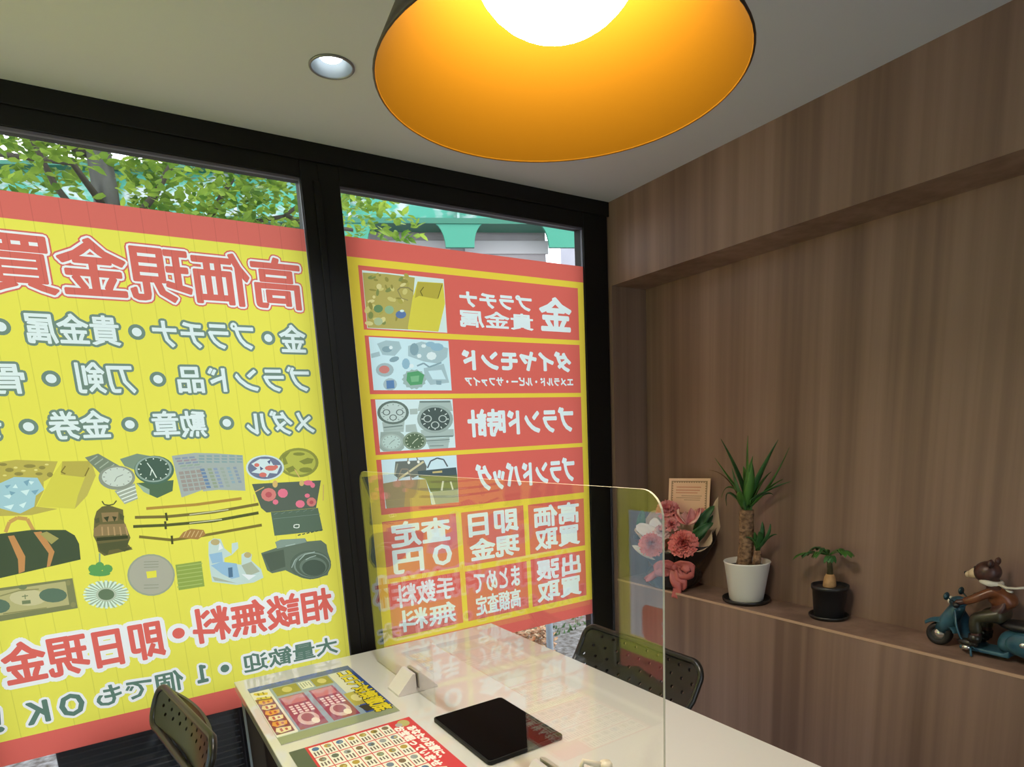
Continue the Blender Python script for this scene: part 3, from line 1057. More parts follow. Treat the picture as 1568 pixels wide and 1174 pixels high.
a29a5c:-1554,12282 -1326,12064 -1509,11932 -1710,12239
7e8058:-3244,10941 -1200,10951 -1208,10109 -3392,10061
b3ac78:-3257,10862 -1366,10892 -1381,10239 -3365,10222
c4bc90:-1834,10519 -1878,10441 -1974,10387 -2107,10363 -2258,10375 -2401,10419 -2516,10489 -2586,10573 -2601,10660 -2559,10736 -2467,10790 -2337,10815 -2188,10805 -2043,10763 -1925,10694 -1851,10608
5f7460:-1392,10504 -1427,10433 -1502,10382 -1606,10358 -1723,10365 -1834,10401 -1923,10460 -1977,10534 -1987,10612 -1953,10681 -1880,10732 -1778,10757 -1662,10752 -1550,10717 -1459,10658 -1403,10583
5f7460:-2623,10432 -2659,10356 -2734,10305 -2833,10287 -2935,10308 -3021,10361 -3074,10437 -3083,10520 -3047,10594 -2974,10645 -2876,10664 -2774,10645 -2687,10592 -2633,10516
75805c:-2200,10871 -2224,10835 -2272,10819 -2327,10829 -2367,10860 -2378,10902 -2355,10938 -2307,10954 -2252,10944 -2211,10913
75805c:-2363,10531 -2185,10520 -2190,10426 -2373,10435
75805c:-2346,10630 -2215,10632 -2214,10657 -2345,10655
75805c:-2283,10686 -2297,10561 -2277,10559 -2264,10684
8d8a5c:-2779,10718 -2382,10794 -2384,10826 -2781,10750
8d8a5c:-2385,10794 -1962,10762 -1959,10795 -2381,10827
8d8a5c:-2797,10238 -2344,10234 -2343,10267 -2795,10271
8d8a5c:-2344,10234 -1879,10229 -1877,10263 -2343,10267
8d8a5c:-1258,10830 -1282,10779 -1324,10763 -1358,10792 -1366,10848 -1342,10900 -1300,10916 -1265,10887
8d8a5c:-1235,10211 -1261,10160 -1308,10146 -1348,10176 -1357,10234 -1331,10285 -1284,10300 -1244,10269""")
right_art = art("""cfe0da:7788,19622 10688,19602 10683,17832 7784,17850
b0a45c:7799,19549 8590,19580 9608,19555 9489,18895 9216,17875 7800,17865
918a48:8306,19355 8280,19333 8228,19325 8176,19335 8147,19358 8155,19383 8196,19399 8251,19398 8295,19381
c9c078:8440,18042 8380,18018 8303,18037 8245,18090 8233,18153 8273,18196 8345,18199 8417,18160 8454,18099
a8a050:8683,19102 8656,19089 8621,19096 8594,19118 8588,19146 8606,19166 8639,19169 8672,19154 8689,19127
d2c98a:8940,18276 8914,18296 8911,18332 8933,18368 8970,18385 9004,18377 9020,18347 9010,18309 8978,18281
918a48:8797,18111 8785,18144 8800,18222 8836,18306 8875,18359 8900,18355 8898,18296 8871,18209 8831,18136
c9c078:8862,18774 8834,18740 8793,18727 8757,18740 8744,18775 8759,18814 8796,18839 8837,18839 8863,18814
7f8a50:8518,19023 8531,19074 8600,19134 8693,19176 8767,19180 8787,19143 8743,19084 8656,19029 8567,19005
d2c98a:9087,18725 9036,18727 9001,18763 8998,18816 9028,18861 9079,18877 9125,18856 9146,18809 9131,18757
918a48:8215,19037 8180,19019 8102,19012 8017,19020 7966,19039 7971,19060 8030,19073 8117,19072 8190,19058
c9c078:8816,19061 8768,19056 8722,19088 8698,19142 8709,19192 8748,19215 8798,19200 8836,19155 8843,19100
a8a050:9306,19235 9287,19260 9293,19308 9322,19359 9361,19388 9390,19382 9397,19343 9378,19290 9342,19247
7f8a50:8222,18865 8194,18892 8191,18959 8213,19034 8250,19083 8286,19082 8302,19033 8293,18957 8261,18891
d2c98a:9180,19417 9166,19441 9175,19469 9202,19489 9235,19491 9258,19473 9260,19445 9241,19420 9210,19408
918a48:8770,19133 8739,19142 8720,19178 8719,19224 8738,19259 8768,19267 8794,19243 8805,19199 8796,19156
c9c078:7765,18318 7741,18373 7771,18453 7842,18519 7920,18542 7969,18510 7965,18439 7911,18361 7832,18313
a8a050:9255,19536 9224,19583 9233,19633 9279,19661 9339,19656 9386,19618 9398,19567 9368,19525 9312,19513
7f8a50:8415,17997 8354,17980 8292,18005 8258,18061 8268,18122 8318,18159 8384,18155 8435,18112 8448,18050
d2c98a:8057,18816 8063,18851 8091,18877 8128,18882 8156,18863 8163,18830 8144,18798 8110,18781 8075,18788
918a48:8345,19489 8335,19512 8345,19538 8371,19555 8400,19556 8418,19540 8418,19514 8399,19491 8370,19481
c9c078:8392,19047 8327,19035 8288,19049 8292,19080 8338,19116 8404,19139 8460,19138 8478,19114 8452,19078
a8a050:8169,19390 8151,19407 8153,19434 8172,19457 8201,19467 8226,19458 8234,19434 8223,19407 8197,19390
7f8a50:8018,19428 8038,19459 8092,19485 8155,19494 8198,19482 8200,19453 8160,19422 8097,19404 8041,19406
d2c98a:7872,18664 7898,18704 7970,18738 8055,18752 8113,18738 8117,18702 8064,18663 7980,18637 7904,18638
918a48:8576,19106 8550,19115 8528,19153 8519,19203 8528,19240 8550,19248 8576,19223 8593,19176 8593,19130
c9c078:8256,18139 8218,18102 8135,18084 8048,18094 7997,18127 8005,18168 8069,18197 8159,18201 8233,18178
a8a050:8175,19118 8175,19148 8202,19179 8242,19196 8277,19193 8291,19170 8277,19137 8241,19111 8201,19104
7f8a50:7956,19397 7985,19444 8068,19484 8165,19500 8231,19484 8234,19443 8174,19396 8079,19366 7992,19367
d2c98a:8269,18052 8247,18100 8272,18166 8332,18218 8400,18233 8443,18203 8442,18142 8396,18079 8328,18043
918a48:8544,19382 8537,19434 8561,19475 8605,19487 8648,19462 8670,19414 8661,19364 8625,19336 8579,19343
c9c078:9161,18979 9120,19016 9122,19083 9166,19149 9230,19182 9286,19168 9307,19112 9283,19042 9225,18989
a8a050:9092,18695 9034,18676 8968,18700 8925,18753 8925,18812 8968,18848 9034,18846 9092,18805 9115,18746
d2c98a:8004,17992 7959,17950 7868,17932 7774,17948 7720,17989 7731,18036 7803,18068 7902,18069 7981,18039
918a48:9354,19396 9305,19353 9208,19336 9109,19353 9054,19395 9068,19443 9145,19474 9249,19475 9331,19444
c9c078:7946,18494 7956,18546 8007,18593 8076,18611 8132,18593 8147,18547 8114,18494 8050,18460 7983,18460
a8a050:8085,19441 8107,19473 8180,19524 8270,19572 8334,19592 8343,19576 8292,19532 8206,19479 8124,19443
7f8a50:7923,18141 7871,18169 7853,18238 7878,18316 7935,18366 7995,18365 8033,18314 8029,18235 7985,18167
d2c98a:9050,19232 9062,19272 9121,19319 9199,19352 9259,19355 9273,19327 9235,19280 9162,19237 9089,19218
918a48:9064,18848 9036,18829 8974,18820 8907,18825 8866,18841 8871,18862 8918,18877 8987,18879 9044,18867
c9c078:8817,18762 8765,18731 8679,18735 8600,18770 8565,18821 8589,18864 8662,18879 8749,18858 8811,18812
a8a050:8224,18286 8233,18314 8278,18355 8337,18392 8383,18405 8395,18390 8366,18353 8310,18312 8254,18286
7f8a50:9020,19394 9015,19433 9049,19486 9108,19530 9163,19543 9189,19521 9174,19472 9124,19420 9064,19390
d2c98a:8403,19154 8359,19102 8295,19083 8240,19104 8220,19157 8244,19215 8302,19253 8365,19252 8405,19213
918a48:7996,18431 7949,18446 7913,18510 7904,18592 7927,18655 7971,18669 8015,18627 8039,18549 8032,18472
66885e:8385,18488 8357,18424 8294,18375 8211,18353 8133,18365 8079,18407 8063,18468 8091,18532 8154,18581 8236,18603 8315,18592 8369,18550
8fb08a:8764,18477 8735,18409 8670,18356 8586,18334 8506,18347 8451,18392 8436,18457 8464,18525 8528,18577 8612,18600 8692,18587 8748,18543
5f78a2:9191,18351 9159,18286 9085,18235 8987,18212 8893,18224 8828,18267 8809,18329 8840,18394 8914,18445 9011,18468 9105,18456 9171,18414
a9b890:8338,18086 8312,18022 8251,17973 8172,17952 8097,17965 8046,18008 8032,18070 8058,18134 8119,18183 8197,18204 8272,18191 8324,18148
cfe0da:9130,18464 9103,18433 9046,18417 8990,18426 8970,18455 8996,18486 9053,18502 9109,18493
8a8256:8966,19087 9073,19182 9043,19209 8936,19114
8a8256:9056,19175 9336,19196 9339,19239 9060,19217
8a8256:9321,19200 9492,19090 9525,19126 9354,19235
8a8256:8936,19093 9052,18857 9082,18872 8966,19108
8a8256:9061,18851 9295,18797 9307,18825 9073,18878
d2c74c:9699,19440 10656,19466 10675,18796 10341,17853 9216,17875 9215,17954 9469,18893
b3a544:9698,19422 10655,19455 10421,18924 9720,18982 9550,18899
6f6a30:9896,19289 9760,19136 9788,19119 9924,19272
6f6a30:9757,19119 9826,18982 9861,18999 9791,19136
6f6a30:10595,19411 10402,18963 10430,18957 10623,19405
c6e0e6:7806,17581 10705,17557 10703,15874 7809,15888
a3bcc0:8070,17375 8390,17492 8859,17474 8920,17261 8657,17002 8229,17027
a3bcc0:9168,17341 9674,17504 10677,17316 10609,17014 10287,16782 9700,16844 9139,17014
a3bcc0:9680,16622 10460,16785 10627,16142 9886,16064 9697,16325
a3bcc0:7828,17052 8123,17130 8148,16989 7833,16911
c6e0e6:9841,16532 10357,16576 10505,16256 9987,16252
84a0a8:8582,17215 8553,17164 8483,17125 8392,17109 8303,17120 8241,17155 8222,17204 8251,17254 8320,17293 8411,17309 8500,17298 8563,17264
84a0a8:9548,17244 9516,17141 9449,17064 9365,17035 9285,17060 9232,17133 9219,17234 9250,17337 9317,17413 9401,17443 9481,17419 9534,17346
84a0a8:8806,16947 8784,16889 8702,16832 8591,16800 8495,16803 8449,16841 8471,16899 8552,16955 8663,16988 8760,16985
84a0a8:9446,16668 9704,16765 9686,16813 9428,16716
84a0a8:9676,16767 9875,16641 9913,16684 9713,16810
84a0a8:9902,16638 10385,16796 10368,16845 9886,16687
84a0a8:10112,16216 10327,16209 10306,16065 10121,16072
d8ecf0:10206,17041 10140,16940 9998,16895 9864,16933 9816,17032 9881,17132 10022,17177 10157,17140
d8ecf0:9640,17027 9589,16962 9498,16960 9458,17023 9509,17087 9600,17090
d8ecf0:8615,17269 8574,17212 8503,17210 8473,17265 8514,17321 8585,17324
d8ecf0:9844,17364 9789,17305 9689,17301 9644,17357 9699,17416 9799,17419
d8ecf0:9330,16690 9275,16626 9177,16624 9133,16687 9188,16751 9286,16753
90b4c4:10506,17348 10450,17268 10317,17215 10158,17210 10035,17255 9993,17332 10048,17411 10179,17464 10338,17470 10463,17426
90b4c4:10187,17430 10147,17377 10051,17342 9936,17338 9846,17367 9816,17418 9855,17471 9950,17506 10065,17510 10156,17481
90b4c4:9181,16761 9143,16653 9064,16585 8974,16584 8907,16649 8889,16755 8927,16862 9005,16930 9095,16932 9162,16867
9fb3b6:8575,16551 8543,16465 8467,16391 8360,16342 8239,16324 8121,16340 8025,16387 7965,16458 7950,16542 7982,16627 8055,16700 8161,16749 8281,16768 8400,16754 8497,16708 8559,16636
c98078:8430,16560 8406,16503 8349,16457 8271,16432 8188,16431 8115,16455 8068,16499 8055,16554 8079,16610 8135,16656 8212,16682 8295,16683 8368,16660 8416,16616
a4b8bc:8650,16080 8618,15991 8542,15920 8440,15881 8331,15881 8237,15921 8176,15991 8160,16079 8193,16166 8267,16237 8368,16277 8477,16277 8572,16239 8634,16168
5f82ac:8277,16198 8551,16214 8551,15952 8271,15931
9cb2ae:9762,16251 9689,16183 9702,16101 9599,16062 9562,15982 9448,15978 9369,15915 9268,15948 9163,15916 9095,15978 8985,15982 8963,16061 8870,16099 8896,16179 8838,16245 8909,16311 8896,16391 8996,16431 9033,16510 9143,16515 9222,16577 9321,16547 9427,16580 9496,16519 9608,16517 9631,16438 9728,16400 9701,16318
5a9c6c:9057,16466 9464,16527 9682,16399 9571,16082 9133,16044 9005,16209
7cb488:9159,16339 9493,16379 9454,16175 9184,16155
cfe2e2:7829,15587 10708,15565 10703,13862 7835,13855
a8b8b2:9432,15520 10632,15524 10691,15156 9327,15183
a8b8b2:9383,14533 10674,14523 10675,14274 9413,14221
a8b8b2:9547,14216 10491,14246 10400,13859 9671,13861
a8b8b2:8002,14846 8814,14857 8744,14488 8023,14514
a8b8b2:9035,15256 9334,15267 9318,15081 9037,15070
a8b8b2:8839,14721 9213,14744 9264,14468 8817,14485
72847e:9427,15462 10608,15458 10612,15520 9432,15523
72847e:9437,14265 10633,14251 10635,14300 9440,14313
72847e:9541,14131 10484,14142 10484,14174 9541,14162
72847e:9679,13952 10228,13943 10229,13971 9680,13980
72847e:8038,14643 8728,14688 8727,14728 8037,14683
9aaca8:8028,14551 8755,14592 8754,14619 8028,14577
9aaca8:9573,14062 10478,14073 10479,14101 9573,14089
66766e:8999,15139 8969,15036 8903,14942 8803,14862 8677,14803 8535,14768 8386,14759 8241,14776 8109,14819 8000,14885 7919,14967 7873,15062 7864,15162 7892,15262 7957,15354 8052,15432 8174,15492 8313,15529 8460,15541 8606,15526 8740,15485 8854,15421 8938,15338 8988,15242
bccbc6:8894,15141 8870,15057 8815,14980 8734,14915 8631,14866 8515,14837 8393,14829 8274,14844 8166,14879 8075,14932 8009,15000 7971,15078 7963,15160 7987,15242 8040,15317 8119,15382 8218,15431 8332,15461 8453,15471 8573,15458 8683,15425 8776,15372 8845,15304 8885,15225
8fa09a:8777,15128 8858,15127 8860,15157 8779,15158
8fa09a:8711,15008 8779,14979 8794,15006 8727,15036
8fa09a:8566,14927 8602,14878 8630,14896 8594,14945
8fa09a:8384,14908 8379,14853 8411,14852 8417,14907
8fa09a:8216,14954 8173,14908 8196,14889 8240,14936
8fa09a:8104,15050 8034,15025 8044,14997 8114,15023
8fa09a:8076,15173 7998,15174 7995,15145 8073,15143
8fa09a:8140,15291 8075,15319 8060,15292 8125,15264
8fa09a:8282,15372 8247,15419 8220,15402 8254,15354
8fa09a:8462,15392 8467,15447 8435,15447 8430,15393
8fa09a:8631,15348 8676,15395 8652,15414 8607,15367
8fa09a:8747,15252 8819,15279 8808,15307 8736,15280
55645e:8322,15161 8305,15117 8264,15082 8208,15064 8148,15065 8096,15086 8062,15122 8053,15166 8070,15210 8111,15244 8167,15262 8226,15261 8279,15241 8313,15205
bccbc6:8288,15161 8271,15123 8231,15095 8180,15086 8130,15097 8096,15126 8086,15165 8104,15204 8143,15232 8195,15241 8244,15230 8278,15200
55645e:8802,15151 8784,15106 8742,15072 8685,15053 8624,15054 8570,15075 8536,15112 8526,15156 8544,15200 8585,15235 8642,15254 8703,15253 8757,15232 8792,15195
bccbc6:8767,15151 8750,15112 8709,15084 8656,15075 8606,15087 8571,15116 8561,15156 8578,15195 8618,15223 8671,15232 8722,15221 8757,15191
55645e:8544,14983 8527,14939 8485,14904 8429,14886 8368,14888 8315,14909 8281,14945 8272,14990 8290,15033 8330,15068 8387,15086 8447,15085 8500,15064 8535,15028
bccbc6:8510,14984 8493,14945 8453,14917 8400,14908 8350,14920 8316,14949 8306,14989 8323,15028 8363,15055 8415,15065 8465,15053 8500,15023
98a8a2:10681,14875 10647,14747 10565,14629 10443,14529 10289,14455 10114,14412 9930,14402 9751,14425 9589,14481 9453,14563 9354,14667 9296,14786 9284,14912 9318,15036 9396,15151 9513,15249 9661,15323 9831,15369 10012,15383 10192,15364 10358,15312 10499,15231 10605,15126 10667,15005
4f5c58:10552,14879 10523,14774 10457,14677 10357,14595 10231,14535 10088,14499 9938,14491 9791,14510 9657,14555 9546,14622 9464,14708 9416,14805 9406,14909 9434,15011 9498,15105 9594,15186 9716,15247 9856,15284 10005,15295 10152,15279 10288,15236 10403,15170 10489,15084 10540,14985
d5e0da:10407,14867 10508,14864 10510,14896 10410,14898
d5e0da:10329,14716 10412,14679 10429,14707 10346,14745
d5e0da:10152,14614 10197,14553 10227,14570 10182,14632
d5e0da:9928,14590 9923,14521 9958,14520 9963,14589
d5e0da:9720,14647 9667,14589 9693,14570 9747,14627
d5e0da:9581,14767 9495,14735 9506,14707 9592,14739
d5e0da:9544,14921 9448,14923 9446,14892 9541,14890
d5e0da:9621,15068 9541,15104 9524,15076 9604,15040
d5e0da:9793,15170 9749,15230 9720,15212 9763,15152
d5e0da:10014,15197 10020,15266 9985,15266 9979,15198
d5e0da:10224,15143 10278,15202 10251,15221 10197,15162
d5e0da:10368,15023 10457,15056 10445,15084 10356,15052
b6c2bc:9847,14907 9826,14852 9776,14809 9707,14787 9633,14789 9569,14815 9528,14860 9516,14916 9537,14970 9586,15013 9655,15035 9728,15034 9792,15008 9835,14963
4f5c58:9805,14908 9784,14860 9736,14825 9672,14814 9612,14829 9569,14865 9557,14915 9578,14963 9626,14997 9689,15009 9750,14994 9792,14957
b6c2bc:10438,14892 10417,14836 10366,14793 10295,14770 10219,14772 10153,14799 10110,14845 10098,14901 10119,14956 10170,14999 10240,15022 10315,15020 10382,14994 10426,14948
4f5c58:10395,14893 10374,14844 10324,14809 10259,14797 10197,14812 10153,14850 10140,14899 10161,14948 10211,14983 10275,14995 10338,14980 10382,14943
b6c2bc:10122,14682 10101,14627 10051,14584 9981,14562 9906,14564 9841,14591 9799,14637 9787,14693 9808,14748 9858,14791 9927,14813 10002,14811 10067,14785 10110,14739
4f5c58:10080,14684 10059,14635 10010,14600 9946,14589 9884,14604 9841,14642 9829,14692 9849,14740 9898,14775 9962,14786 10024,14771 10067,14734
98a8a0:7917,14518 8599,14510 8753,14385 8713,13945 8575,13849 7960,13865 7830,13989
a6b6ae:8676,14151 8656,14080 8608,14015 8538,13960 8449,13920 8349,13898 8243,13894 8140,13909 8046,13941 7968,13989 7911,14049 7877,14116 7871,14187 7891,14257 7937,14321 8005,14375 8092,14415 8191,14438 8295,14444 8399,14430 8494,14399 8574,14352 8634,14292 8669,14223
b8ccc4:8602,14154 8585,14096 8547,14043 8489,13998 8417,13965 8335,13947 8248,13944 8164,13956 8086,13982 8022,14021 7975,14070 7948,14126 7942,14184 7959,14242 7996,14294 8053,14338 8124,14371 8205,14390 8291,14394 8376,14383 8453,14358 8519,14319 8568,14270 8596,14214
8ea098:8519,14143 8576,14140 8579,14171 8522,14173
8ea098:8471,14060 8519,14038 8534,14066 8487,14087
8ea098:8367,14007 8392,13972 8420,13989 8394,14024
8ea098:8237,13999 8234,13961 8266,13959 8270,13998
8ea098:8119,14038 8088,14006 8112,13986 8143,14018
8ea098:8041,14108 7991,14092 8001,14063 8051,14080
8ea098:8023,14196 7967,14198 7964,14168 8020,14166
8ea098:8070,14277 8024,14299 8009,14271 8055,14250
8ea098:8173,14331 8148,14365 8121,14348 8146,14313
8ea098:8302,14339 8305,14377 8273,14379 8269,14340
8ea098:8420,14302 8452,14334 8428,14354 8397,14321
8ea098:8500,14231 8551,14248 8541,14277 8490,14259
8ea098:8277,14158 8406,14235 8391,14258 8262,14181
8ea098:8261,14178 8173,14099 8190,14082 8278,14161
8a9a86:9571,14145 9549,14063 9497,13989 9420,13926 9323,13880 9212,13854 9096,13849 8983,13866 8880,13903 8794,13957 8730,14026 8694,14103 8687,14184 8709,14264 8759,14338 8834,14399 8929,14446 9037,14473 9152,14479 9266,14464 9371,14429 9459,14375 9525,14307 9563,14228
5c6e56:9490,14149 9472,14082 9430,14021 9366,13969 9287,13932 9196,13910 9101,13906 9008,13920 8924,13950 8853,13995 8801,14051 8771,14114 8765,14181 8783,14247 8824,14307 8886,14358 8964,14395 9053,14418 9147,14423 9240,14410 9326,14381 9398,14337 9452,14281 9483,14217
c2cdb4:9399,14137 9462,14134 9465,14165 9402,14168
c2cdb4:9346,14042 9399,14017 9415,14045 9363,14070
c2cdb4:9232,13980 9260,13940 9289,13957 9261,13997
c2cdb4:9090,13970 9086,13926 9120,13924 9124,13969
c2cdb4:8960,14012 8926,13975 8951,13956 8985,13992
c2cdb4:8874,14093 8819,14073 8830,14045 8885,14064
c2cdb4:8853,14192 8792,14195 8789,14164 8850,14162
c2cdb4:8905,14286 8854,14310 8838,14283 8889,14259
c2cdb4:9017,14348 8990,14387 8961,14370 8988,14331
c2cdb4:9158,14359 9162,14403 9129,14405 9125,14361
c2cdb4:9290,14319 9324,14356 9298,14375 9264,14338
c2cdb4:9377,14238 9434,14258 9422,14287 9366,14267
c2cdb4:9133,14154 9274,14243 9257,14265 9116,14176
c2cdb4:9115,14173 9018,14083 9037,14066 9134,14157
c9dfe6:7845,13592 10715,13592 10681,11877 7846,11927
6e746c:8352,13504 9408,13491 9511,13256 9448,13066 8936,12893 8830,12971 8415,12915 8262,13047
9a9c8c:8402,13438 8256,13054 8304,13038 8450,13423
c9c09a:9384,13468 8395,12928 8432,12868 9423,13409
8d8474:8824,13454 8857,13608 8806,13616 8773,13463
8d8474:9221,13476 9176,13618 9125,13604 9170,13462
8d8474:8344,12691 8446,12994 8400,13008 8298,12705
8d8474:8444,12991 8576,13223 8534,13243 8402,13011
8d8474:8553,13211 8775,13195 8779,13240 8557,13255
8d8474:8754,13211 8844,12961 8890,12975 8800,13225
8d8474:8843,12967 8858,12721 8907,12723 8891,12969
e2e8dc:8894,13435 8875,13397 8837,13384 8801,13402 8790,13442 8808,13480 8847,13494 8882,13475
e2e8dc:9257,13437 9238,13399 9199,13385 9163,13404 9151,13444 9170,13482 9209,13496 9245,13477
a08c66:7828,12789 8409,12847 9427,12820 9540,12312 9582,11883 7883,11927
b8985a:8643,12567 9543,12347 9562,11878 8528,11917
4e5c5e:9146,13123 10669,13154 10690,12851 9165,12911
6a7650:9146,12912 10692,12869 10689,12357 9581,12344 9427,12820
5a6468:9553,13190 9698,13428 9650,13451 9506,13214
5a6468:9684,13416 9946,13507 9927,13553 9665,13462
5a6468:9928,13506 10180,13438 10196,13485 9944,13553
5a6468:10163,13450 10302,13191 10353,13213 10213,13472
c4b478:9713,13065 10097,13074 10095,13002 9716,13005
a2a48a:9620,12340 10677,12358 10678,11885 9720,11880
d6d8bc:9540,12312 9638,12321 9741,11889 9621,11879
d6d8bc:10071,12704 9984,12368 10054,12351 10141,12688
d6d8bc:10374,12649 10440,12352 10504,12362 10437,12659""")

seamed = lambda h: film(h, True) if h in (R1, Y1) else film(h)
S = Sheet(lambda u, v: (u, FY, v), seamed)
U0, U1 = -.384, .608
S.plain(U0, 1.999, U1, 2.062, R1)


def txt(t, box, layers):
    return text_shapes(t, *box, layers, True)


def title(t, box):
    return txt(t, box, [(R1, .0125), (WH, .0088), (R1, .0035)])


def item(t, box):
    return txt(t, box, [(GN, .0078), (TXW, .0018)])


def dots(pts, r, ro, c, co):
    return [(co, disc(x, z, ro, 18)) for x, z in pts] + [(c, disc(x, z, r, 18)) for x, z in pts]


S.tile(U0, 1.80, U1, 1.999, Y1, title('高価現金買取', (-.330, 1.829, .578, 1.970)))
S.tile(U0, 1.68, U1, 1.80, Y1, item('金', (.500, 1.704, .575, 1.782)) + item('プラチナ', (.164, 1.708, .424, 1.780)) + item('貴金属', (-.115, 1.708, .083, 1.782))
       + dots([(.466, 1.742), (.125, 1.744), (-.166, 1.744)], .0115, .0205, TXW, GN))
S.tile(U0, 1.557, U1, 1.68, Y1, item('ブランド品', (.207, 1.584, .573, 1.658)) + item('刀剣', (-.028, 1.584, .100, 1.661)) + item('骨董', (-.300, 1.584, -.140, 1.657))
       + dots([(.158, 1.620), (-.084, 1.620)], .0115, .0205, TXW, GN))
S.tile(U0, 1.435, U1, 1.557, Y1, item('メダル', (.374, 1.457, .572, 1.527)) + item('勲章', (.128, 1.460, .261, 1.532)) + item('金券', (-.107, 1.466, .026, 1.537)) + item('切手', (-.345, 1.462, -.205, 1.535))
       + dots([(.319, 1.496), (.073, 1.499), (-.150, 1.500)], .0115, .0205, TXW, GN))
S.tile(U0, .966, U1, 1.435, Y1, left_art)


def big(t, box):
    return txt(t, box, [('f3f1ee', .0150), (R2, .0032)])


def small(t, box, w=.0015):
    return txt(t, box, [('e6f3ea', .0095), ('5e7a6c', w)])


S.tile(U0, .8045, U1, .966, Y1, big('相談無料', (.148, .846, .566, .950)) + big('即日現金', (-.302, .830, .066, .942))
       + [('f3f1ee', disc(.108, .889, .030, 20)), (R2, disc(.108, .889, .0165, 18))])
S.tile(U0, .682, U1, .8045, Y1, small('大量歓迎', (.272, .722, .568, .779)) + small('１', (.140, .724, .165, .776), .003) + small('個でも', (-.118, .716, .100, .778))
       + small('ＯＫ', (-.275, .712, -.150, .772), .003) + small('！', (-.352, .712, -.330, .775), .003)
       + [('e6f3ea', disc(.217, .751, .021, 16)), ('5e7a6c', disc(.217, .751, .0125, 16))])
S.plain(U0, .614, U1, .682, R2)
o = S.build('window_poster')
tag(o, 'yellow poster with red bands and pictures of watches and swords on the left window', 'poster')

S = Sheet(lambda u, v: (u, FY, v), film)
A0, A1 = .733, 1.684
RC, YC = 'd5655a', 'e3c945'
S.plain(A0, 1.999, A1, 2.058, RC)
S.plain(A0, 1.976, A1, 1.999, YC)
S.plain(A0, 1.148, .767, 1.976, YC)
S.plain(1.655, 1.148, A1, 1.976, YC)
rows = [(1.976, 1.780), (1.762, 1.576), (1.560, 1.376), (1.360, 1.172)]
for (t, b), (_, nb) in zip(rows, [(0, r[0]) for r in rows[1:]] + [(0, 1.148)]):
    S.plain(.767, nb, 1.655, b, YC)


def wt(t, box, w):
    return txt(t, box, [(TXW, w)])


def part_art(z0, z1):
    return [(c, p) for c, p in right_art if z0 < sum(q[1] for q in p) / len(p) < z1]


S.tile(.767, 1.780, 1.655, 1.976, RC, part_art(1.78, 1.976) + wt('金', (1.470, 1.813, 1.615, 1.930), .005) + wt('プラチナ', (1.128, 1.877, 1.430, 1.927), .0028) + wt('貴金属', (1.124, 1.808, 1.433, 1.864), .002))
S.tile(.767, 1.576, 1.655, 1.762, RC, part_art(1.576, 1.762) + wt('ダイヤモンド', (1.124, 1.660, 1.606, 1.730), .0042) + wt('エメラルド・ルビー・サファイア', (1.127, 1.603, 1.616, 1.634), .0015))
S.tile(.767, 1.376, 1.655, 1.560, RC, part_art(1.376, 1.56) + wt('ブランド時計', (1.130, 1.423, 1.608, 1.518), .0042))
S.tile(.767, 1.172, 1.655, 1.360, RC, part_art(1.172, 1.36) + wt('ブランドバッグ', (1.150, 1.223, 1.606, 1.318), .0042))
cells = []
for (x0, x1), (z0, z1), (ta, tb) in (
        ((1.372, 1.653), (.947, 1.147), ('高価', '買取')), ((1.074, 1.350), (.945, 1.148), ('即日', '現金')), ((.767, 1.052), (.945, 1.150), ('査定', '０円')),
        ((1.372, 1.653), (.728, .926), ('出張', '買取')), ((1.074, 1.353), (.728, .923), ('まとめて', '高額査定')), ((.767, 1.052), (.728, .927), ('手数料', '無料'))):
    cells.append((RC, rect(x0, z0, x1, z1)))
    zm = (z0 + z1) / 2
    n = max(len(ta), len(tb))
    m = .030 if n < 4 else .038
    k = .0038 if n < 3 else .0022
    cells += wt(ta, (x0 + m, zm + .006, x1 - m, z1 - .012), k if len(ta) < 3 else .0024)
    cells += wt(tb, (x0 + m, z0 + .014, x1 - m, zm - .008), k if len(tb) < 3 else .002)
S.tile(A0, .704, A1, 1.148, YC, cells)
S.plain(A0, .640, A1, .704, R2)
o = S.build('window_poster')
tag(o, 'red poster in a yellow grid on the right window, listing watches and bags', 'poster')

# the glazed side wall carries a third film: seen only as a mirror image in the clear partition
FX = XL - .0012
S = Sheet(lambda u, v: (FX, u, v), film)
S.plain(LW0 + .022, 1.999, 2.058, 2.062, R1)
S.plain(LW0 + .022, .466, 2.058, .54, Y1)
S.plain(LW0 + .022, .388, 2.058, .466, R2)
logo = [('c9dbe4', rect(1.02, .550, 1.985, 1.092))]
logo += [('d4564c', rounded(1.63, .545, 1.915, .700, .035))]
logo += [('e8eef0', [(1.80, .640), (1.76, .672), (1.70, .660), (1.715, .640), (1.76, .648), (1.775, .632), (1.72, .612), (1.715, .580), (1.76, .565), (1.80, .585), (1.785, .600), (1.75, .588), (1.738, .598), (1.79, .618)])]
S.tile(LW0 + .022, .54, 2.058, 1.999, Y1, logo)
o = S.build('window_poster')
tag(o, 'side window poster with pale blue panel and red patch, mirrored in the clear screen', 'poster')

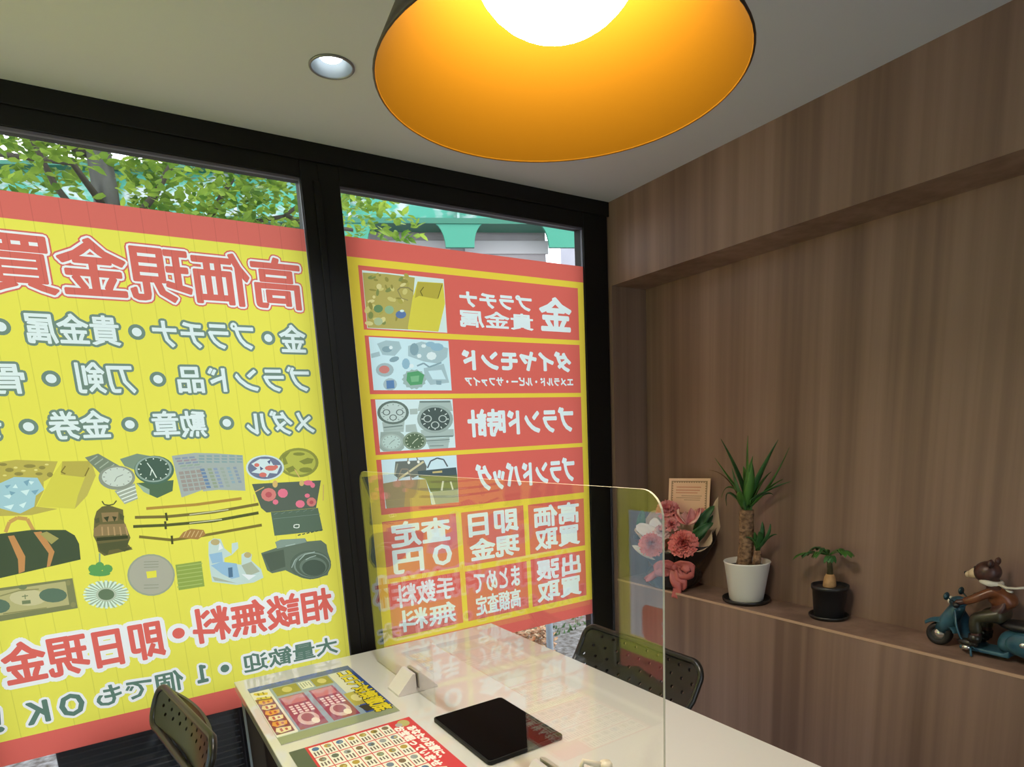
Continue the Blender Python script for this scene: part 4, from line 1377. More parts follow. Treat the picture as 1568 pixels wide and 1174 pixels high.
# ================================================================== LIGHTS OF THE ROOM
root = thing('downlight', 'small round recessed spotlight glowing white in the grey ceiling', 'ceiling light', (DL[0], DL[1], ZC))
MB().lathe([(.0475, .0), (.0485, -.004), (.053, -.003), (.053, .0), (.0475, .0)], 40).build('trim_ring', mat('grey_ring', (0.25, 0.26, 0.27), 0.4, 0.6), root)
MB().lathe([(.0475, -.001), (.044, .02), (.036, .050), (.0285, .052)], 40).build('reflector', mat('satin_reflector', (0.20, 0.23, 0.235), 0.35, 0.4), root)
MB().lathe([(.029, .052), (.029, .022), (.024, .017), (.012, .014), (.0005, .0135)], 32).build('bulb', glow_mat('cool_bulb', (0.86, 0.92, 1.0), DOWNLIGHT_GLOW), root)
sd = bpy.data.lights.new('downlight_beam', 'SPOT')
sd.energy = 26
sd.color = (0.90, 0.95, 1.0)
sd.spot_size = radians(110)
sd.spot_blend = .8
sd.shadow_soft_size = .025
so = bpy.data.objects.new('downlight_beam', sd)
COL.objects.link(so)
so.parent = root
so.location = (0, 0, .008)

LX, LY, LZ = .637, .834, 1.92
root = thing('pendant_lamp', 'big round pendant lamp, orange inside, with a glowing white globe above the table', 'lamp', (LX, LY, LZ))
prof = []
for k in range(19):
    t = k / 18
    prof.append((.2651 * (1 - .68 * t - .02 * t * t - .04 * t ** 5), .33 * t))
outer = [(r + .004, z + .0035 * min(1, k / 3)) for k, (r, z) in enumerate(prof)]
loop = [(.2665, -.0025)] + prof + [(prof[-1][0] * .3, prof[-1][1] + .004), (outer[-1][0] * .3, outer[-1][1] + .006)] + outer[::-1]
sh_mats = [mat('orange_enamel', (0.072, 0.0300, 0.0008), 0.6, spec=0.02), mat('dark_brown_enamel', (0.030, 0.017, 0.012), 0.45), mat('orange_rim', (0.22, 0.09, 0.004), 0.5, spec=.1)]
mis = [2] + [0] * 19 + [1] * 20
MB().lathe(loop, 72, close=True, mis=(mis + [1] * 60)[:len(loop)]).build('lamp_shade', sh_mats, root)
MB().ball((0, 0, .168), .125, 40, sq=(1, 1, .80)).build('globe', glow_mat('warm_globe', (1.0, 0.89, 0.72), GLOBE_GLOW), root)
MB().tube([(0, 0, .325), (0, 0, .372)], .014, 12).build('stem', mat('lamp_metal', (0.05, 0.045, 0.04), 0.4, 0.7), root)
MB().lathe([(.001, .372), (.05, .372), (.055, .384), (.001, .384)], 32).build('ceiling_rose', mat('lamp_metal'), root)

# ================================================================== TABLE
TX0, TX1, TY0, TY1, TZ = .230, 1.142, .28, 2.045, .72
WHITE = mat('white_laminate', (0.70, 0.685, 0.655), 0.30, spec=0.2, **{'Coat Weight': 1.0, 'Coat Roughness': 0.03, 'Coat IOR': 1.8})
root = thing('table', 'long white glossy table standing end-on against the windows', 'table', ((TX0 + TX1) / 2, (TY0 + TY1) / 2, 0))
hx, hy = (TX1 - TX0) / 2, (TY1 - TY0) / 2
MB().box(-hx, -hy, TZ - .028, hx, hy, TZ).build('tabletop', WHITE, root, bevel=.002)
LEGM = mat('brown_leg', (0.095, 0.068, 0.052), 0.5)
TRIMM = mat('pale_leg_edge', (0.46, 0.50, 0.56), 0.4)
for sx in (-1, 1):
    for sy in (-1, 1):
        MB().box(sx * (hx - .030) - .020, sy * (hy - .055) - .020, 0, sx * (hx - .030) + .020, sy * (hy - .055) + .020, TZ - .028).build('leg', LEGM, root, bevel=.002)
MB().box(-hx + .004, hy - .081, 0, -hx + .010, hy - .075, TZ - .028).build('leg_trim', TRIMM, root)
MB().box(-hx + .05, hy - .045, .30, hx - .05, hy - .025, TZ - .028).build('modesty_panel', mat('brown_panel', (0.10, 0.065, 0.045), 0.6), root)
MB().box(-hx + .018, -hy + .09, TZ - .080, -hx + .036, hy - .09, TZ - .028).add([], []).build('side_rail', mat('brown_panel'), root)

# ================================================================== CLEAR PARTITION
ACR = glass_mat('clear_acrylic', (0.985, 0.985, 0.97), 1.49)
ACE = mat('acrylic_edge_glow', (0.80, 0.74, 0.52), 0.35)
PX = .645
root = thing('acrylic_partition', 'clear upright acrylic screen with rounded corners and low slot, standing on the table', 'partition', (PX, 1.2825, TZ))
PY0, PY1, PH, TH = .640 - 1.2825, 1.925 - 1.2825, .615, .0020
S0, S1, SHT = 1.030 - 1.2825, 1.487 - 1.2825, .176
z0 = .0008
outl = [(PY0, z0), (S0, z0), (S0, SHT), (S1, SHT), (S1, z0), (PY1, z0)]
outl += [(PY1 - .042 + .042 * cos(a), PH - .042 + .042 * sin(a)) for a in [pi / 2 * k / 8 for k in range(9)]]
outl += [(PY0 + .042 - .042 * sin(a), PH - .042 + .042 * cos(a)) for a in [pi / 2 * k / 8 for k in range(9)]]
n = len(outl)
mb = MB()
mb.add([(-TH, y, z) for y, z in outl] + [(TH, y, z) for y, z in outl],
       [tuple(range(n)), tuple(range(n, 2 * n))[::-1]] + [(i, (i + 1) % n, (i + 1) % n + n, i + n) for i in range(n)], 0)
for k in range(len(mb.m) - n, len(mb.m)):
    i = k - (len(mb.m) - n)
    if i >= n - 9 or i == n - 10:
        mb.m[k] = 1                              # edge glow painted in as cream on the top and near edge
mb.build('clear_panel', [ACR, ACE], root)
STAND = mat('white_plastic_stand', (0.72, 0.66, 0.65), 0.45)
for yc in (1.640, .955):
    y = yc - 1.2825
    sec = [(-.060, 0), (.060, 0), (.060, .006), (.013, .056), (.004, .056), (.004, .010), (-.004, .010), (-.004, .056), (-.013, .056), (-.060, .006)]
    MB().prism(sec, 'y', y - .040, y + .040).build('stand', STAND, root, bevel=.0012)

# ================================================================== PRINTS ON THE TABLE
# u runs from the window towards the near end, v from the left edge to the right one


def leaflet(name, x0, x1, y0, y1, z, turn=0.0, ink_of=ink):
    cx, cy = (x0 + x1) / 2, (y0 + y1) / 2
    root = thing(name, None, None, (cx, cy, z), turn)
    lu, lv = y1 - y0, x1 - x0
    return root, lu, lv, Sheet(lambda u, v: (v - lv / 2, lu / 2 - u, .0012), ink_of)


rnd = random.Random(11)
root, lu, lv, S = leaflet('laminated_notice', .252, .553, 1.512, 1.949, TZ + .0006, 0.0, lambda h: mat('laminated_' + h, h, 0.5, spec=.2, **{'Coat Weight': 1.0, 'Coat Roughness': 0.06, 'Coat IOR': 1.6}))
tag(root, 'laminated blue notice with a yellow headline, at the window end of the table', 'notice')
MB().box(-lv / 2, -lu / 2, 0, lv / 2, lu / 2, .0010).build('laminated_sheet', mat('laminate_clear_white', (0.62, 0.63, 0.60), 0.25), root)
sh = [('2f4f96', rect(0, 0, .040, lv)), ('2f4f96', rect(0, lv - .012, lu - .045, lv)), ('2b4aa0', [(lu - .045, lv), (lu - .045, lv - .095), (lu - .075, lv - .10), (lu - .09, lv - .075), (lu - .13, lv - .07), (lu - .13, lv)]),
      ('8fa3b8', rect(.040, .050, lu - .045, lv - .075)), ('8d977f', rect(lu - .045, 0, lu, lv)),  # grey-green near-edge strip: reflection in the laminate, put into the print
      ('e8e6d8', rect(.040, 0, lu - .05, .052)), ('7a3b36', rect(.105, .002, lu - .06, .046))]
for k, (a, b) in enumerate(((.048, .085), (.088, .118))):
    sh += [('dcc436', [(a, .010), (a + .012, .006), (b - .012, .012), (b, .040), (a + .018, .044)]), ('8a7a1c', rect(a + .008, .016, b - .008, .021)), ('8a7a1c', rect(a + .006, .030, b - .008, .034))]
for k in range(6):
    a = .118 + k * .043
    sh += [('eedca0' if k % 2 else 'e6a83c', [(a, .010), (a + .022, .005), (a + .038, .014), (a + .034, .040), (a + .010, .044)]), ('b4502c', rect(a + .008, .016, a + .030, .022)), ('b4502c', rect(a + .014, .028, a + .028, .034))]
# two olive pictures on the far side, two magenta cards in the middle, two pictures towards the headline
sh += [('8f8a3a', rect(.046, .060, .118, .128)), ('c9bf72', disc(.080, .095, .024, 12, .014)), ('8f8a3a', rect(.046, .170, .118, .222)), ('cfc680', disc(.080, .196, .022, 12, .013)),
       ('dfe3d2', rect(.050, .132, .112, .166))]
for k in range(4):
    sh.append(('8f9a90', rect(.056 + (k % 2) * .004, .136 + k * .0075, .104 - (k % 3) * .008, .139 + k * .0075)))
for v0, v1 in ((.058, .128), (.142, .212)):
    sh += [('94405e', rect(.135, v0, .385, v1)), ('c77d86', rect(.140, v0 + .006, .200, v1 - .006))]
    for j in range(4):
        for q in range(4):
            a = .215 + q * .017
            sh.append(('f0d8e0', rect(a, v0 + .010 + j * .015, a + .012, v0 + .020 + j * .015)))
    sh += [('d9b9bc', disc(.325, (v0 + v1) / 2, .046, 16, .026)), ('9c6070', disc(.318, (v0 + v1) / 2, .030, 12, .016)), ('efe2d8', disc(.350, (v0 + v1) / 2 + .012, .020, 12, .010))]
sh += [('b0a54e', rect(.225, .216, .330, .262)), ('d8cf90', disc(.275, .238, .028, 12, .014)), ('3f3a2c', [(.335, .222), (.385, .230), (.380, .252), (.340, .246)]), ('d8d8cc', rect(.055, .226, .215, .262))]
sh += text_shapes('コロナ対策徹底', .048, lv - .052, lu - .032, lv - .006, [('3c4020', .0052), ('e2cf2e', .0022)])
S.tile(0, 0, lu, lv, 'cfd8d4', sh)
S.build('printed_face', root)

root, lu, lv, S = leaflet('price_leaflet', .257, .557, 1.030, 1.461, TZ + .0005)
tag(root, 'red leaflet with a grid of small product pictures, beside the black tablet', 'leaflet')
MB().box(-lv / 2, -lu / 2, 0, lv / 2, lu / 2, .0008).build('paper_sheet', mat('leaflet_paper', (0.66, 0.65, 0.60), 0.4), root)
sh = [('53604c', rect(0, 0, lu, .036))]  # dark green strip: reflection along the sheet's edge, painted as print
for j in range(7):
    v0 = .042 + j * .0285
    for i in range(7):
        a = .010 + i * .060
        if j > 5 and i > 5:
            continue
        sh.append(('ecebdc', rect(a, v0, a + .056, v0 + .0265)))
        c = rnd.choice(['8a8a5a', 'a08a3c', '6f7f92', '7c6a50', 'b59a48', '5f6a5c', '9aa0a2', '48709c'])
        sh.append((c, disc(a + .014, v0 + .013, .0105, 9, .0085)))
        if rnd.random() < .6:
            sh.append((rnd.choice(['5b5a44', 'c7b870', '8d9a94']), disc(a + .016, v0 + .015, .005, 7, .004)))
        for q in range(3):
            sh.append(('6a5a52', rect(a + .029, v0 + .004 + q * .0072, a + .029 + rnd.uniform(.014, .023), v0 + .0075 + q * .0072)))
sh += [('b5b070', disc(.026, lv - .026, .020, 12, .015)), ('a8a8a8', disc(.030, lv - .040, .012, 10, .009))]
sh += text_shapes('あなたのお家に、', .055, lv - .031, .245, lv - .008, [('f4eee8', .0016)])
sh += text_shapes('お宝眠っていませんか？', .040, lv - .058, .350, lv - .034, [('f4eee8', .0016)])
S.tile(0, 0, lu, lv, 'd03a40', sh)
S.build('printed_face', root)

# tablet pushed halfway through the slot
root = thing('tablet', 'black tablet lying flat on the table, pushed under the clear screen', 'tablet', (.697, 1.2575, TZ))
MB().prism(rounded(-.101, -.1425, .101, .1425, .010), 'z', .0006, .0105).build('tablet_case', mat('black_case', (0.006, 0.006, 0.006), 0.55, spec=0.3), root, bevel=.0015)
MB().prism(rounded(-.097, -.1385, .097, .1385, .008), 'z', .0105, .0113).build('screen', mat('black_screen', (0.0015, 0.0015, 0.0015), 0.5, spec=0.03), root)

# pump bottle near the bottom edge
root = thing('pump_bottle', 'cream pump dispenser standing beside the near end of the clear screen', 'bottle', (.596, .722, TZ))
CREAM = mat('cream_plastic', (0.74, 0.66, 0.50), 0.35)
MB().lathe([(.0005, .0), (.026, .0), (.029, .004), (.029, .100), (.025, .118), (.013, .126), (.013, .134), (.0005, .134)], 32).build('bottle_body', mat('frosted_bottle', (0.66, 0.62, 0.54), 0.4), root)
MB().lathe([(.0005, .134), (.0155, .134), (.0155, .150), (.006, .152), (.006, .166), (.0005, .166)], 24).build('collar', CREAM, root)
MB().lathe([(.0005, .163), (.0095, .163), (.0115, .166), (.0115, .178), (.009, .182), (.0005, .183)], 24).build('pump_head', CREAM, root)
d = Vector((-.035, .012, 0))
MB().tube([(-.003, .001, .175), (-.024, .008, .185), (d.x, d.y, .190), (d.x - .003, d.y + .001, .182), (d.x - .003, d.y + .001, .166)], [.0058, .0045, .0042, .004, .0036], 10).build('nozzle', CREAM, root)

# ================================================================== CHAIRS
CHB = mat('black_chair_plastic', (0.013, 0.0125, 0.011), 0.30, spec=0.45)
CHF = mat('black_chair_frame', (0.014, 0.013, 0.012), 0.4, 0.3)


def shell(P, outline, holes, mb_out, thick):
    """Curved panel with real round holes: outline and holes in (s,t), P maps (s,t) to space."""
    pts, faces = [], []
    pts += [Vector(p) for p in outline]
    faces.append(list(range(len(outline))))
    for h in holes:
        faces.append(list(range(len(pts), len(pts) + len(h))))
        pts += [Vector(p) for p in h]
    s0, s1 = min(p[0] for p in outline), max(p[0] for p in outline)
    t0, t1 = min(p[1] for p in outline), max(p[1] for p in outline)
    grid_edges = []
    for k in range(1, 20):                      # knife lines so the panel can bend
        s = s0 + (s1 - s0) * k / 20
        grid_edges.append((len(pts), len(pts) + 1))
        pts += [Vector((s, t0 - .1)), Vector((s, t1 + .1))]
    for k in range(1, 12):
        t = t0 + (t1 - t0) * k / 12
        grid_edges.append((len(pts), len(pts) + 1))
        pts += [Vector((s0 - .1, t)), Vector((s1 + .1, t))]
    v2, _, f2, _, _, og = delaunay_2d_cdt(pts, grid_edges, faces, 0, 1e-6, True)
    keep = [tuple(f) for f, o in zip(f2, og) if o and max(o) == 0]
    used = sorted({i for f in keep for i in f})
    mp = {i: k for k, i in enumerate(used)}
    keep = [tuple(mp[i] for i in f) for f in keep]
    q = [(v2[i].x, v2[i].y) for i in used]
    A, Bk = [], []
    for s, t in q:
        p = Vector(P(s, t))
        nn = (Vector(P(s + 1e-3, t)) - Vector(P(s - 1e-3, t))).cross(Vector(P(s, t + 1e-3)) - Vector(P(s, t - 1e-3))).normalized()
        A.append(p + nn * thick / 2)
        Bk.append(p - nn * thick / 2)
    n = len(A)
    cnt = Counter()
    for f in keep:
        for a, b in zip(f, f[1:] + f[:1]):
            cnt[(min(a, b), max(a, b))] += 1
    bd = [(a, b) for f in keep for a, b in zip(f, f[1:] + f[:1]) if cnt[(min(a, b), max(a, b))] == 1]
    mb_out.add(A + Bk, keep + [tuple(i + n for i in f[::-1]) for f in keep], 0, True)
    mb_out.add(A + Bk, [(b, a, a + n, b + n) for a, b in bd], 0, False)


def make_chair(name, label, loc, rot, high, rows):
    t = thing(name, label, 'chair', loc, rot)

    def back(s, q):
        # s across the chair (-.25 .. .25), q down from the top rim; a low panel that curls under
        return (-.285 + .034 * (s / .25) ** 2 + .12 * q + 2.6 * q * q, s, .792 - .98 * q + .9 * q * q)
    outl = rounded(-.25, 0, .25, high, [.040, .040, min(.085, high * .62), min(.085, high * .62)], 7)
    hs = []
    for j in range(rows):
        for i in range(10):
            s = -.225 + i * .0475 + (.024 if j % 2 else 0)
            if abs(s) > .228 or (j in (0, rows - 1) and abs(s) > .205):
                continue
            hs.append(disc(s, .028 + j * (high - .05) / rows, .0056, 12))
    m = MB()
    shell(back, outl, hs, m, .007)
    b = m.build('backrest', CHB, t)
    # thick rolled rim round the backrest
    rp = [Vector(back(s, q)) for s, q in outl]
    MB().tube(rp + [rp[0]], .0095, 10, caps=False).build('backrest_rim', CHB, t)

    def seat(u, v):
        s, f = (u - .5) * .47, -.22 + v * .45
        return (f, s, .445 + .020 * (s / .235) ** 2 - .018 * sin(v * pi) - (.03 * max(0, v - .8) / .2))
    MB().grid(seat, 12, 12, thick=.016).build('seat', CHB, t)
    for sy in (-1, 1):
        MB().tube([(-.240, sy * (.232 if rows < 4 else .17), .715 if rows < 4 else .66), (-.262, sy * (.236 if rows < 4 else .18), .672 if rows < 4 else .62), (-.285, sy * (.232 if rows < 4 else .19), .57), (-.28, sy * .21, .49), (-.20, sy * .20, .422), (0, sy * .20, .415), (.17, sy * .20, .415)], .012, 10).build('side_frame', CHF, t)
        MB().tube([(.165, sy * .20, .415), (.205, sy * .225, .012)], .011, 10).build('leg', CHF, t)
        MB().tube([(-.165, sy * .20, .418), (-.235, sy * .225, .012)], .011, 10).build('leg', CHF, t)
    MB().tube([(.17, -.20, .415), (.17, .20, .415)], .009, 8).build('stretcher', CHF, t)
    return t


make_chair('perforated_chair', 'black perforated chair between the table and the wood wall, seen through the clear screen', (1.000, 1.350, 0), pi, .185, 4)
make_chair('perforated_chair', 'black perforated chair seen edge-on in front of the yellow poster', (-.180, 1.670, 0), pi + radians(8.5), .112, 3)

# ================================================================== NICHE: YUCCA IN A WHITE POT
rnd = random.Random(5)
LEAF = noise_mat('yucca_leaf', (0.035, 0.115, 0.020), (0.075, 0.20, 0.035), (30, 30, 8), rough=0.42)
LEAFD = noise_mat('dark_leaf', (0.020, 0.075, 0.022), (0.040, 0.13, 0.035), (30, 30, 30), rough=0.4)
BARK = noise_mat('yucca_bark', (0.10, 0.055, 0.030), (0.30, 0.18, 0.10), (60, 60, 90), rough=0.85, bump=0.8)
SOIL = mat('potting_soil', (0.020, 0.013, 0.009), 0.95)


def blade(m, p0, p1, bend, width, up=Vector((0, 0, 1)), n=10, fold=.25, thick=.0012, taper=1.0, mi=0):
    """A long leaf from p0 to p1, sagging by bend, with a folded mid-rib."""
    p0, p1 = Vector(p0), Vector(p1)
    bend = Vector(bend)
    ax = (p1 - p0)
    side = ax.cross(up)
    if side.length < 1e-4:
        side = ax.cross(Vector((1, 0, 0)))
    side.normalize()
    nor = side.cross(ax).normalized()

    def fn(u, v):
        c = p0 + ax * u + bend * (4 * u * (1 - u))
        wd = width * (min(1, .45 + 2.2 * u) * (1 - u ** 2.2) ** taper + .02)
        s = (v - .5) * 2
        return c + side * (s * wd / 2) + nor * (abs(s) * wd * fold)
    m.grid(fn, n, 4, mi, thick=thick)


yx, yy = 1.906, 1.470
root = thing('potted_yucca', 'yucca with a thick bare trunk in a white pot on the wooden shelf', 'plant', (yx, yy, ZS))
MB().lathe([(.0005, .0), (.079, .0), (.084, .006), (.086, .016), (.082, .016), (.079, .006), (.0005, .005)], 40).build('saucer', mat('black_saucer', (0.010, 0.010, 0.010), 0.4), root)
MB().lathe([(.0005, .0055), (.057, .0055), (.060, .010), (.0805, .146), (.083, .150), (.0815, .153), (.077, .151), (.074, .130), (.0005, .130)], 48).build('pot', mat('white_pot', (0.74, 0.72, 0.66), 0.32), root)
MB().lathe([(.0005, .136), (.05, .134), (.0745, .131)], 32).build('soil', SOIL, root)


def L(x, y, z):
    return Vector((x - yx, y - yy, z - ZS))


tr = MB()
tp = []
for k in range(15):
    t = k / 14
    tp.append((.002 * sin(5 * t), .012 - .010 * t + .002 * cos(7 * t), .125 + .215 * t))
tr.tube(tp, [.0275 + .0012 * sin(k * 2.1) - .0025 * k / 14 for k in range(15)], 16)
tr.build('trunk', BARK, root)
t2 = MB()
t2.tube([(.004, -.034, .125), (.004, -.040, .165), (.002, -.043, .195)], [.015, .0145, .012], 12)
t2.build('side_trunk', BARK, root)
cb = L(1.902, 1.473, 1.115)
ends = [((1.88, 1.576, 1.372), (0, -.012, -.005), .034), ((1.86, 1.585, 1.304), (.0, -.010, -.02), .030), ((1.895, 1.470, 1.380), (0, .010, 0), .040), ((1.90, 1.350, 1.364), (0, .012, -.012), .040),
        ((1.955, 1.345, 1.335), (0, -.004, -.03), .028), ((1.965, 1.42, 1.25), (.0, .0, .02), .036), ((1.85, 1.50, 1.27), (-.01, .0, 0), .040), ((1.87, 1.43, 1.29), (0, -.01, 0), .042),
        ((1.965, 1.372, 1.225), (0, -.01, .02), .032), ((1.93, 1.317, 1.222), (0, -.01, .012), .026), ((1.95, 1.53, 1.27), (0, 0, .02), .034), ((1.90, 1.45, 1.31), (0, .01, 0), .038),
        ((1.865, 1.532, 1.132), (-.005, .030, .055), .026), ((1.86, 1.552, 1.160), (0, .02, .05), .024), ((1.83, 1.44, 1.19), (-.02, 0, .02), .030), ((1.95, 1.40, 1.17), (0, -.015, .02), .030)]
for i, (e, b, wd) in enumerate(ends):
    m = MB()
    a = rnd.uniform(0, 6.28)
    blade(m, cb + Vector((.010 * cos(a), .010 * sin(a), rnd.uniform(-.012, .02))), L(*e), b, wd)
    m.build('leaf', LEAF if i % 3 else LEAFD, root)
m = MB()
blade(m, cb + Vector((0, .012, 0)), L(1.87, 1.620, 1.258), (0, -.005, .035), .010)
m.build('dry_leaf', mat('dry_leaf', (0.16, 0.09, 0.05), 0.8), root)
sb = Vector((.002, -.043, .195))
for e, b in (((1.90, 1.405, 1.082), (0, -.012, .0)), ((1.91, 1.378, 1.075), (0, -.018, 0)), ((1.885, 1.425, 1.045), (0, .004, 0)), ((1.93, 1.365, 1.035), (0, -.006, .015)), ((1.87, 1.395, 1.05), (0, -.01, .01)), ((1.88, 1.46, 1.02), (0, .0, .015))):
    m = MB()
    blade(m, sb, L(*e), b, .030, taper=.8)
    m.build('leaf', LEAFD, root)

# ------------------------------------------------------------------ small plant in a black pot
bx_, by_ = 1.930, 1.160
root = thing('potted_sapling', 'small leafy plant with a swollen tan stem in a black plastic pot on the shelf', 'plant', (bx_, by_, ZS))
MB().lathe([(.0005, .0), (.056, .0), (.0605, .005), (.062, .013), (.058, .013), (.055, .005), (.0005, .004)], 36).build('saucer', mat('black_saucer'), root)
mb = MB().lathe([(.0005, .0045), (.044, .0045), (.046, .008), (.0535, .098), (.0575, .099), (.058, .112), (.054, .112), (.052, .100), (.0005, .098)], 36)
mb.build('pot', mat('black_pot', (0.012, 0.012, 0.013), 0.45), root)
MB().lathe([(.0005, .106), (.03, .105), (.0525, .101)], 24).build('soil', SOIL, root)
MB().lathe([(.0005, .095), (.0165, .097), (.0205, .108), (.0195, .122), (.0165, .138), (.012, .147), (.0005, .148)], 20, c=(0, .002, 0)).build('swollen_stem', noise_mat('tan_stem', (0.36, 0.20, 0.085), (0.46, 0.27, 0.12), (60, 60, 60), rough=0.7), root)
st = MB()
st.tube([(0, .002, .14), (.002, .004, .165), (.0, .008, .195), (-.002, .008, .212)], [.011, .009, .007, .005], 10)
st.build('stem', noise_mat('green_brown_stem', (0.05, 0.045, 0.018), (0.09, 0.075, 0.03), (60, 60, 60), rough=0.8), root)


def leaflet_leaf(m, p0, p1, width, nor):
    blade(m, p0, p1, Vector((0, 0, .006)), width, up=nor, n=6, fold=.12, thick=.0008, taper=.55)


top = Vector((-.002, .008, .210))
for i, (tx, ty, tz) in enumerate([(-.030, .120, .188), (.0, .075, .222), (-.045, .040, .205), (.030, -.020, .215), (-.005, -.080, .221), (-.050, -.030, .195), (.040, .060, .205), (-.02, .03, .225), (.01, -.045, .226), (-.035, .085, .200)]):
    e = Vector((tx, ty, tz))
    st = MB()
    q = top.lerp(e, .55) + Vector((0, 0, .012))
    st.tube([top, top.lerp(e, .3) + Vector((0, 0, .010)), q], [.0022, .0018, .0014], 6)
    dr = (e - q)
    dr.z *= .5
    for a in (-.75, -.3, .15, .6):
        d = Matrix.Rotation(a, 3, 'Z') @ dr
        leaflet_leaf(st, q, q + d * rnd.uniform(.75, 1.1) + Vector((0, 0, -.012)), .020, Vector((0, 0, 1)))
    st.build('leaf', LEAFD if i % 2 else LEAF, root)

# ================================================================== NICHE: BOUQUET AND CARD
bo = Vector((1.873, 1.792, ZS))
rv, tv = Vector((.69, -.723, 0)), Vector((-.723, -.69, 0))      # along the flowers' face, and out of it
bq = thing('wrapped_bouquet', 'wrapped bouquet of coral flowers with ribbon at the window end of the shelf', 'bouquet', bo)


def B(a, b, c=0.0):
    return rv * a + tv * c + Vector((0, 0, b))


PAPER = mat('dark_wrapping_paper', (0.022, 0.014, 0.011), 0.35)
CREAMP = mat('cream_tissue', (0.66, 0.50, 0.34), 0.7)
FILMC = glass_mat('clear_wrapping_film', (0.93, 0.94, 0.93), 1.5, 0.05)


def wrapfn(r0, r1, b0, b1, wav, front, ph=0.0):
    def fn(u, v):
        t = 2 * pi * u
        k = v ** .75
        r = r0 + (r1 - r0) * k + wav * v * sin(7 * t + ph)
        # the front edge dips, the back edge stands up
        h = b0 + (b1 - b0) * v + v * (front * (cos(t)) + .010 * sin(5 * t + ph))
        return B(r * sin(t) * 1.02, h, r * cos(t) * .52)
    return fn


MB().grid(wrapfn(.066, .158, .070, .222, .006, -.052), 60, 8, thick=.0012).build('wrapping_paper', PAPER, bq)
MB().grid(wrapfn(.045, .152, .105, .236, .012, -.078, 1.3), 60, 8, thick=.0010).build('tissue', CREAMP, bq)
MB().grid(lambda u, v: B((.030 + .078 * sin(pi * min(1, .12 + v * .80)) ** .8) * cos(2 * pi * u) * (1 + .06 * sin(9 * 2 * pi * u + 3 * v)) - .010, .002 + .105 * v, (.022 + .040 * sin(pi * min(1, .12 + v * .80)) ** .8) * sin(2 * pi * u)), 48, 10, thick=.001).build('base_wrap', PAPER, bq)
# tall cream fold at the right and pointed fold at the left
m = MB()
blade(m, B(.075, .165, -.02), B(.170, .372, -.02), B(.018, -.02, 0), .075, up=tv, fold=.15, taper=.6)
m.build('tissue_fold', CREAMP, bq)
m = MB()
blade(m, B(-.040, .150, .05), B(-.172, .182, .03), B(0, -.012, .0), .050, up=tv, fold=.1, taper=.7)
m.build('tissue_fold', mat('white_tissue', (0.70, 0.66, 0.60), 0.7), bq)
for a0, b0 in ((-.155, .262), (-.085, .292)):
    m = MB()
    blade(m, B(-.05, .20, .02), B(a0, b0, .02), B(-.01, .01, 0), .060, up=tv, fold=.12, taper=.5)
    m.build('pale_petal', mat('pale_petal', (0.74, 0.66, 0.62), 0.6), bq)


def frilly(c, r, petals, rows, seed, opening=1.0):
    """A double flower: rows of ruffled petals round a centre, facing out of the bouquet."""
    q = random.Random(seed)
    m = MB()
    fwd = (tv * .8 + Vector((0, 0, .55))).normalized()
    sx = rv
    sy = fwd.cross(sx).normalized()
    for k in range(rows):
        f = (k + 1) / rows
        for i in range(petals):
            t = 2 * pi * (i + .5 * (k % 2)) / petals + q.uniform(-.15, .15)
            d = sx * cos(t) + sy * sin(t)
            tip = r * f * opening
            lift = r * (.85 * (1 - f * f) + .05)
            w = r * (.30 + .34 * f)
            sd = fwd.cross(d).normalized()
            ph = q.uniform(0, 6)

            def fn(u, v, d=d, tip=tip, lift=lift, w=w, sd=sd, ph=ph):
                s = (v - .5) * 2
                wd = w * (.25 + .75 * u ** .7)
                return c + d * (tip * u + .05 * r * sin(6 * s + ph) * u) + fwd * (lift * u ** .6 + .11 * r * sin(9 * s + ph) * u - .1 * r * s * s * u) + sd * (s * wd / 2)
            m.grid(fn, 4, 6)
    return m


CORAL = noise_mat('coral_petal', (0.66, 0.13, 0.115), (0.80, 0.27, 0.235), (50, 50, 50), rough=0.6)
PINK = noise_mat('pink_petal', (0.62, 0.16, 0.16), (0.78, 0.34, 0.33), (40, 40, 40), rough=0.6)
BLUSH = noise_mat('blush_petal', (0.74, 0.34, 0.32), (0.82, 0.62, 0.56), (30, 30, 30), rough=0.6)
for nm, cc, r, pt, rw, mm, sd in (('carnation', B(.030, .195, .075), .058, 10, 9, CORAL, 1), ('carnation', B(-.092, .188, .055), .052, 10, 9, CORAL, 2), ('rose', B(-.015, .268, .045), .032, 6, 5, PINK, 3),
                                  ('dahlia', B(-.030, .318, .000), .046, 9, 4, PINK, 4), ('small_flower', B(.100, .300, -.01), .030, 7, 3, PINK, 5), ('carnation', B(-.055, .235, .03), .036, 9, 4, BLUSH, 6)):
    frilly(cc, r, pt, rw, sd).build(nm, mm, bq, fix=False)
# open lily: six broad upright petals
m = MB()
lc = B(.048, .268, .035)
for i in range(6):
    t = 2 * pi * i / 6 + .3
    d = rv * cos(t) * .050 + (tv * .5 + Vector((0, 0, .2))) * sin(t) * .045
    blade(m, lc, lc + d + Vector((0, 0, .058)) + tv * .012, d * .25, .040, up=-d, n=8, fold=-.18, taper=.6, mi=i % 2)
m.build('lily', [BLUSH, PINK], bq, fix=False)
for a, b, c, ln in ((.105, .285, .01, (.045, .05)), (.085, .250, .03, (.06, .02)), (.115, .24, -.02, (.03, .06)), (-.11, .27, -.02, (-.02, .05))):
    m = MB()
    blade(m, B(a - .03, b - .05, c), B(a + ln[0], b + ln[1], c), B(0, .01, .01), .040, up=tv, taper=.6)
    m.build('leaf', LEAFD, bq)
# ribbon: knot, two loops, tails
RIB = mat('coral_ribbon', (0.48, 0.115, 0.10), 0.45)
m = MB()


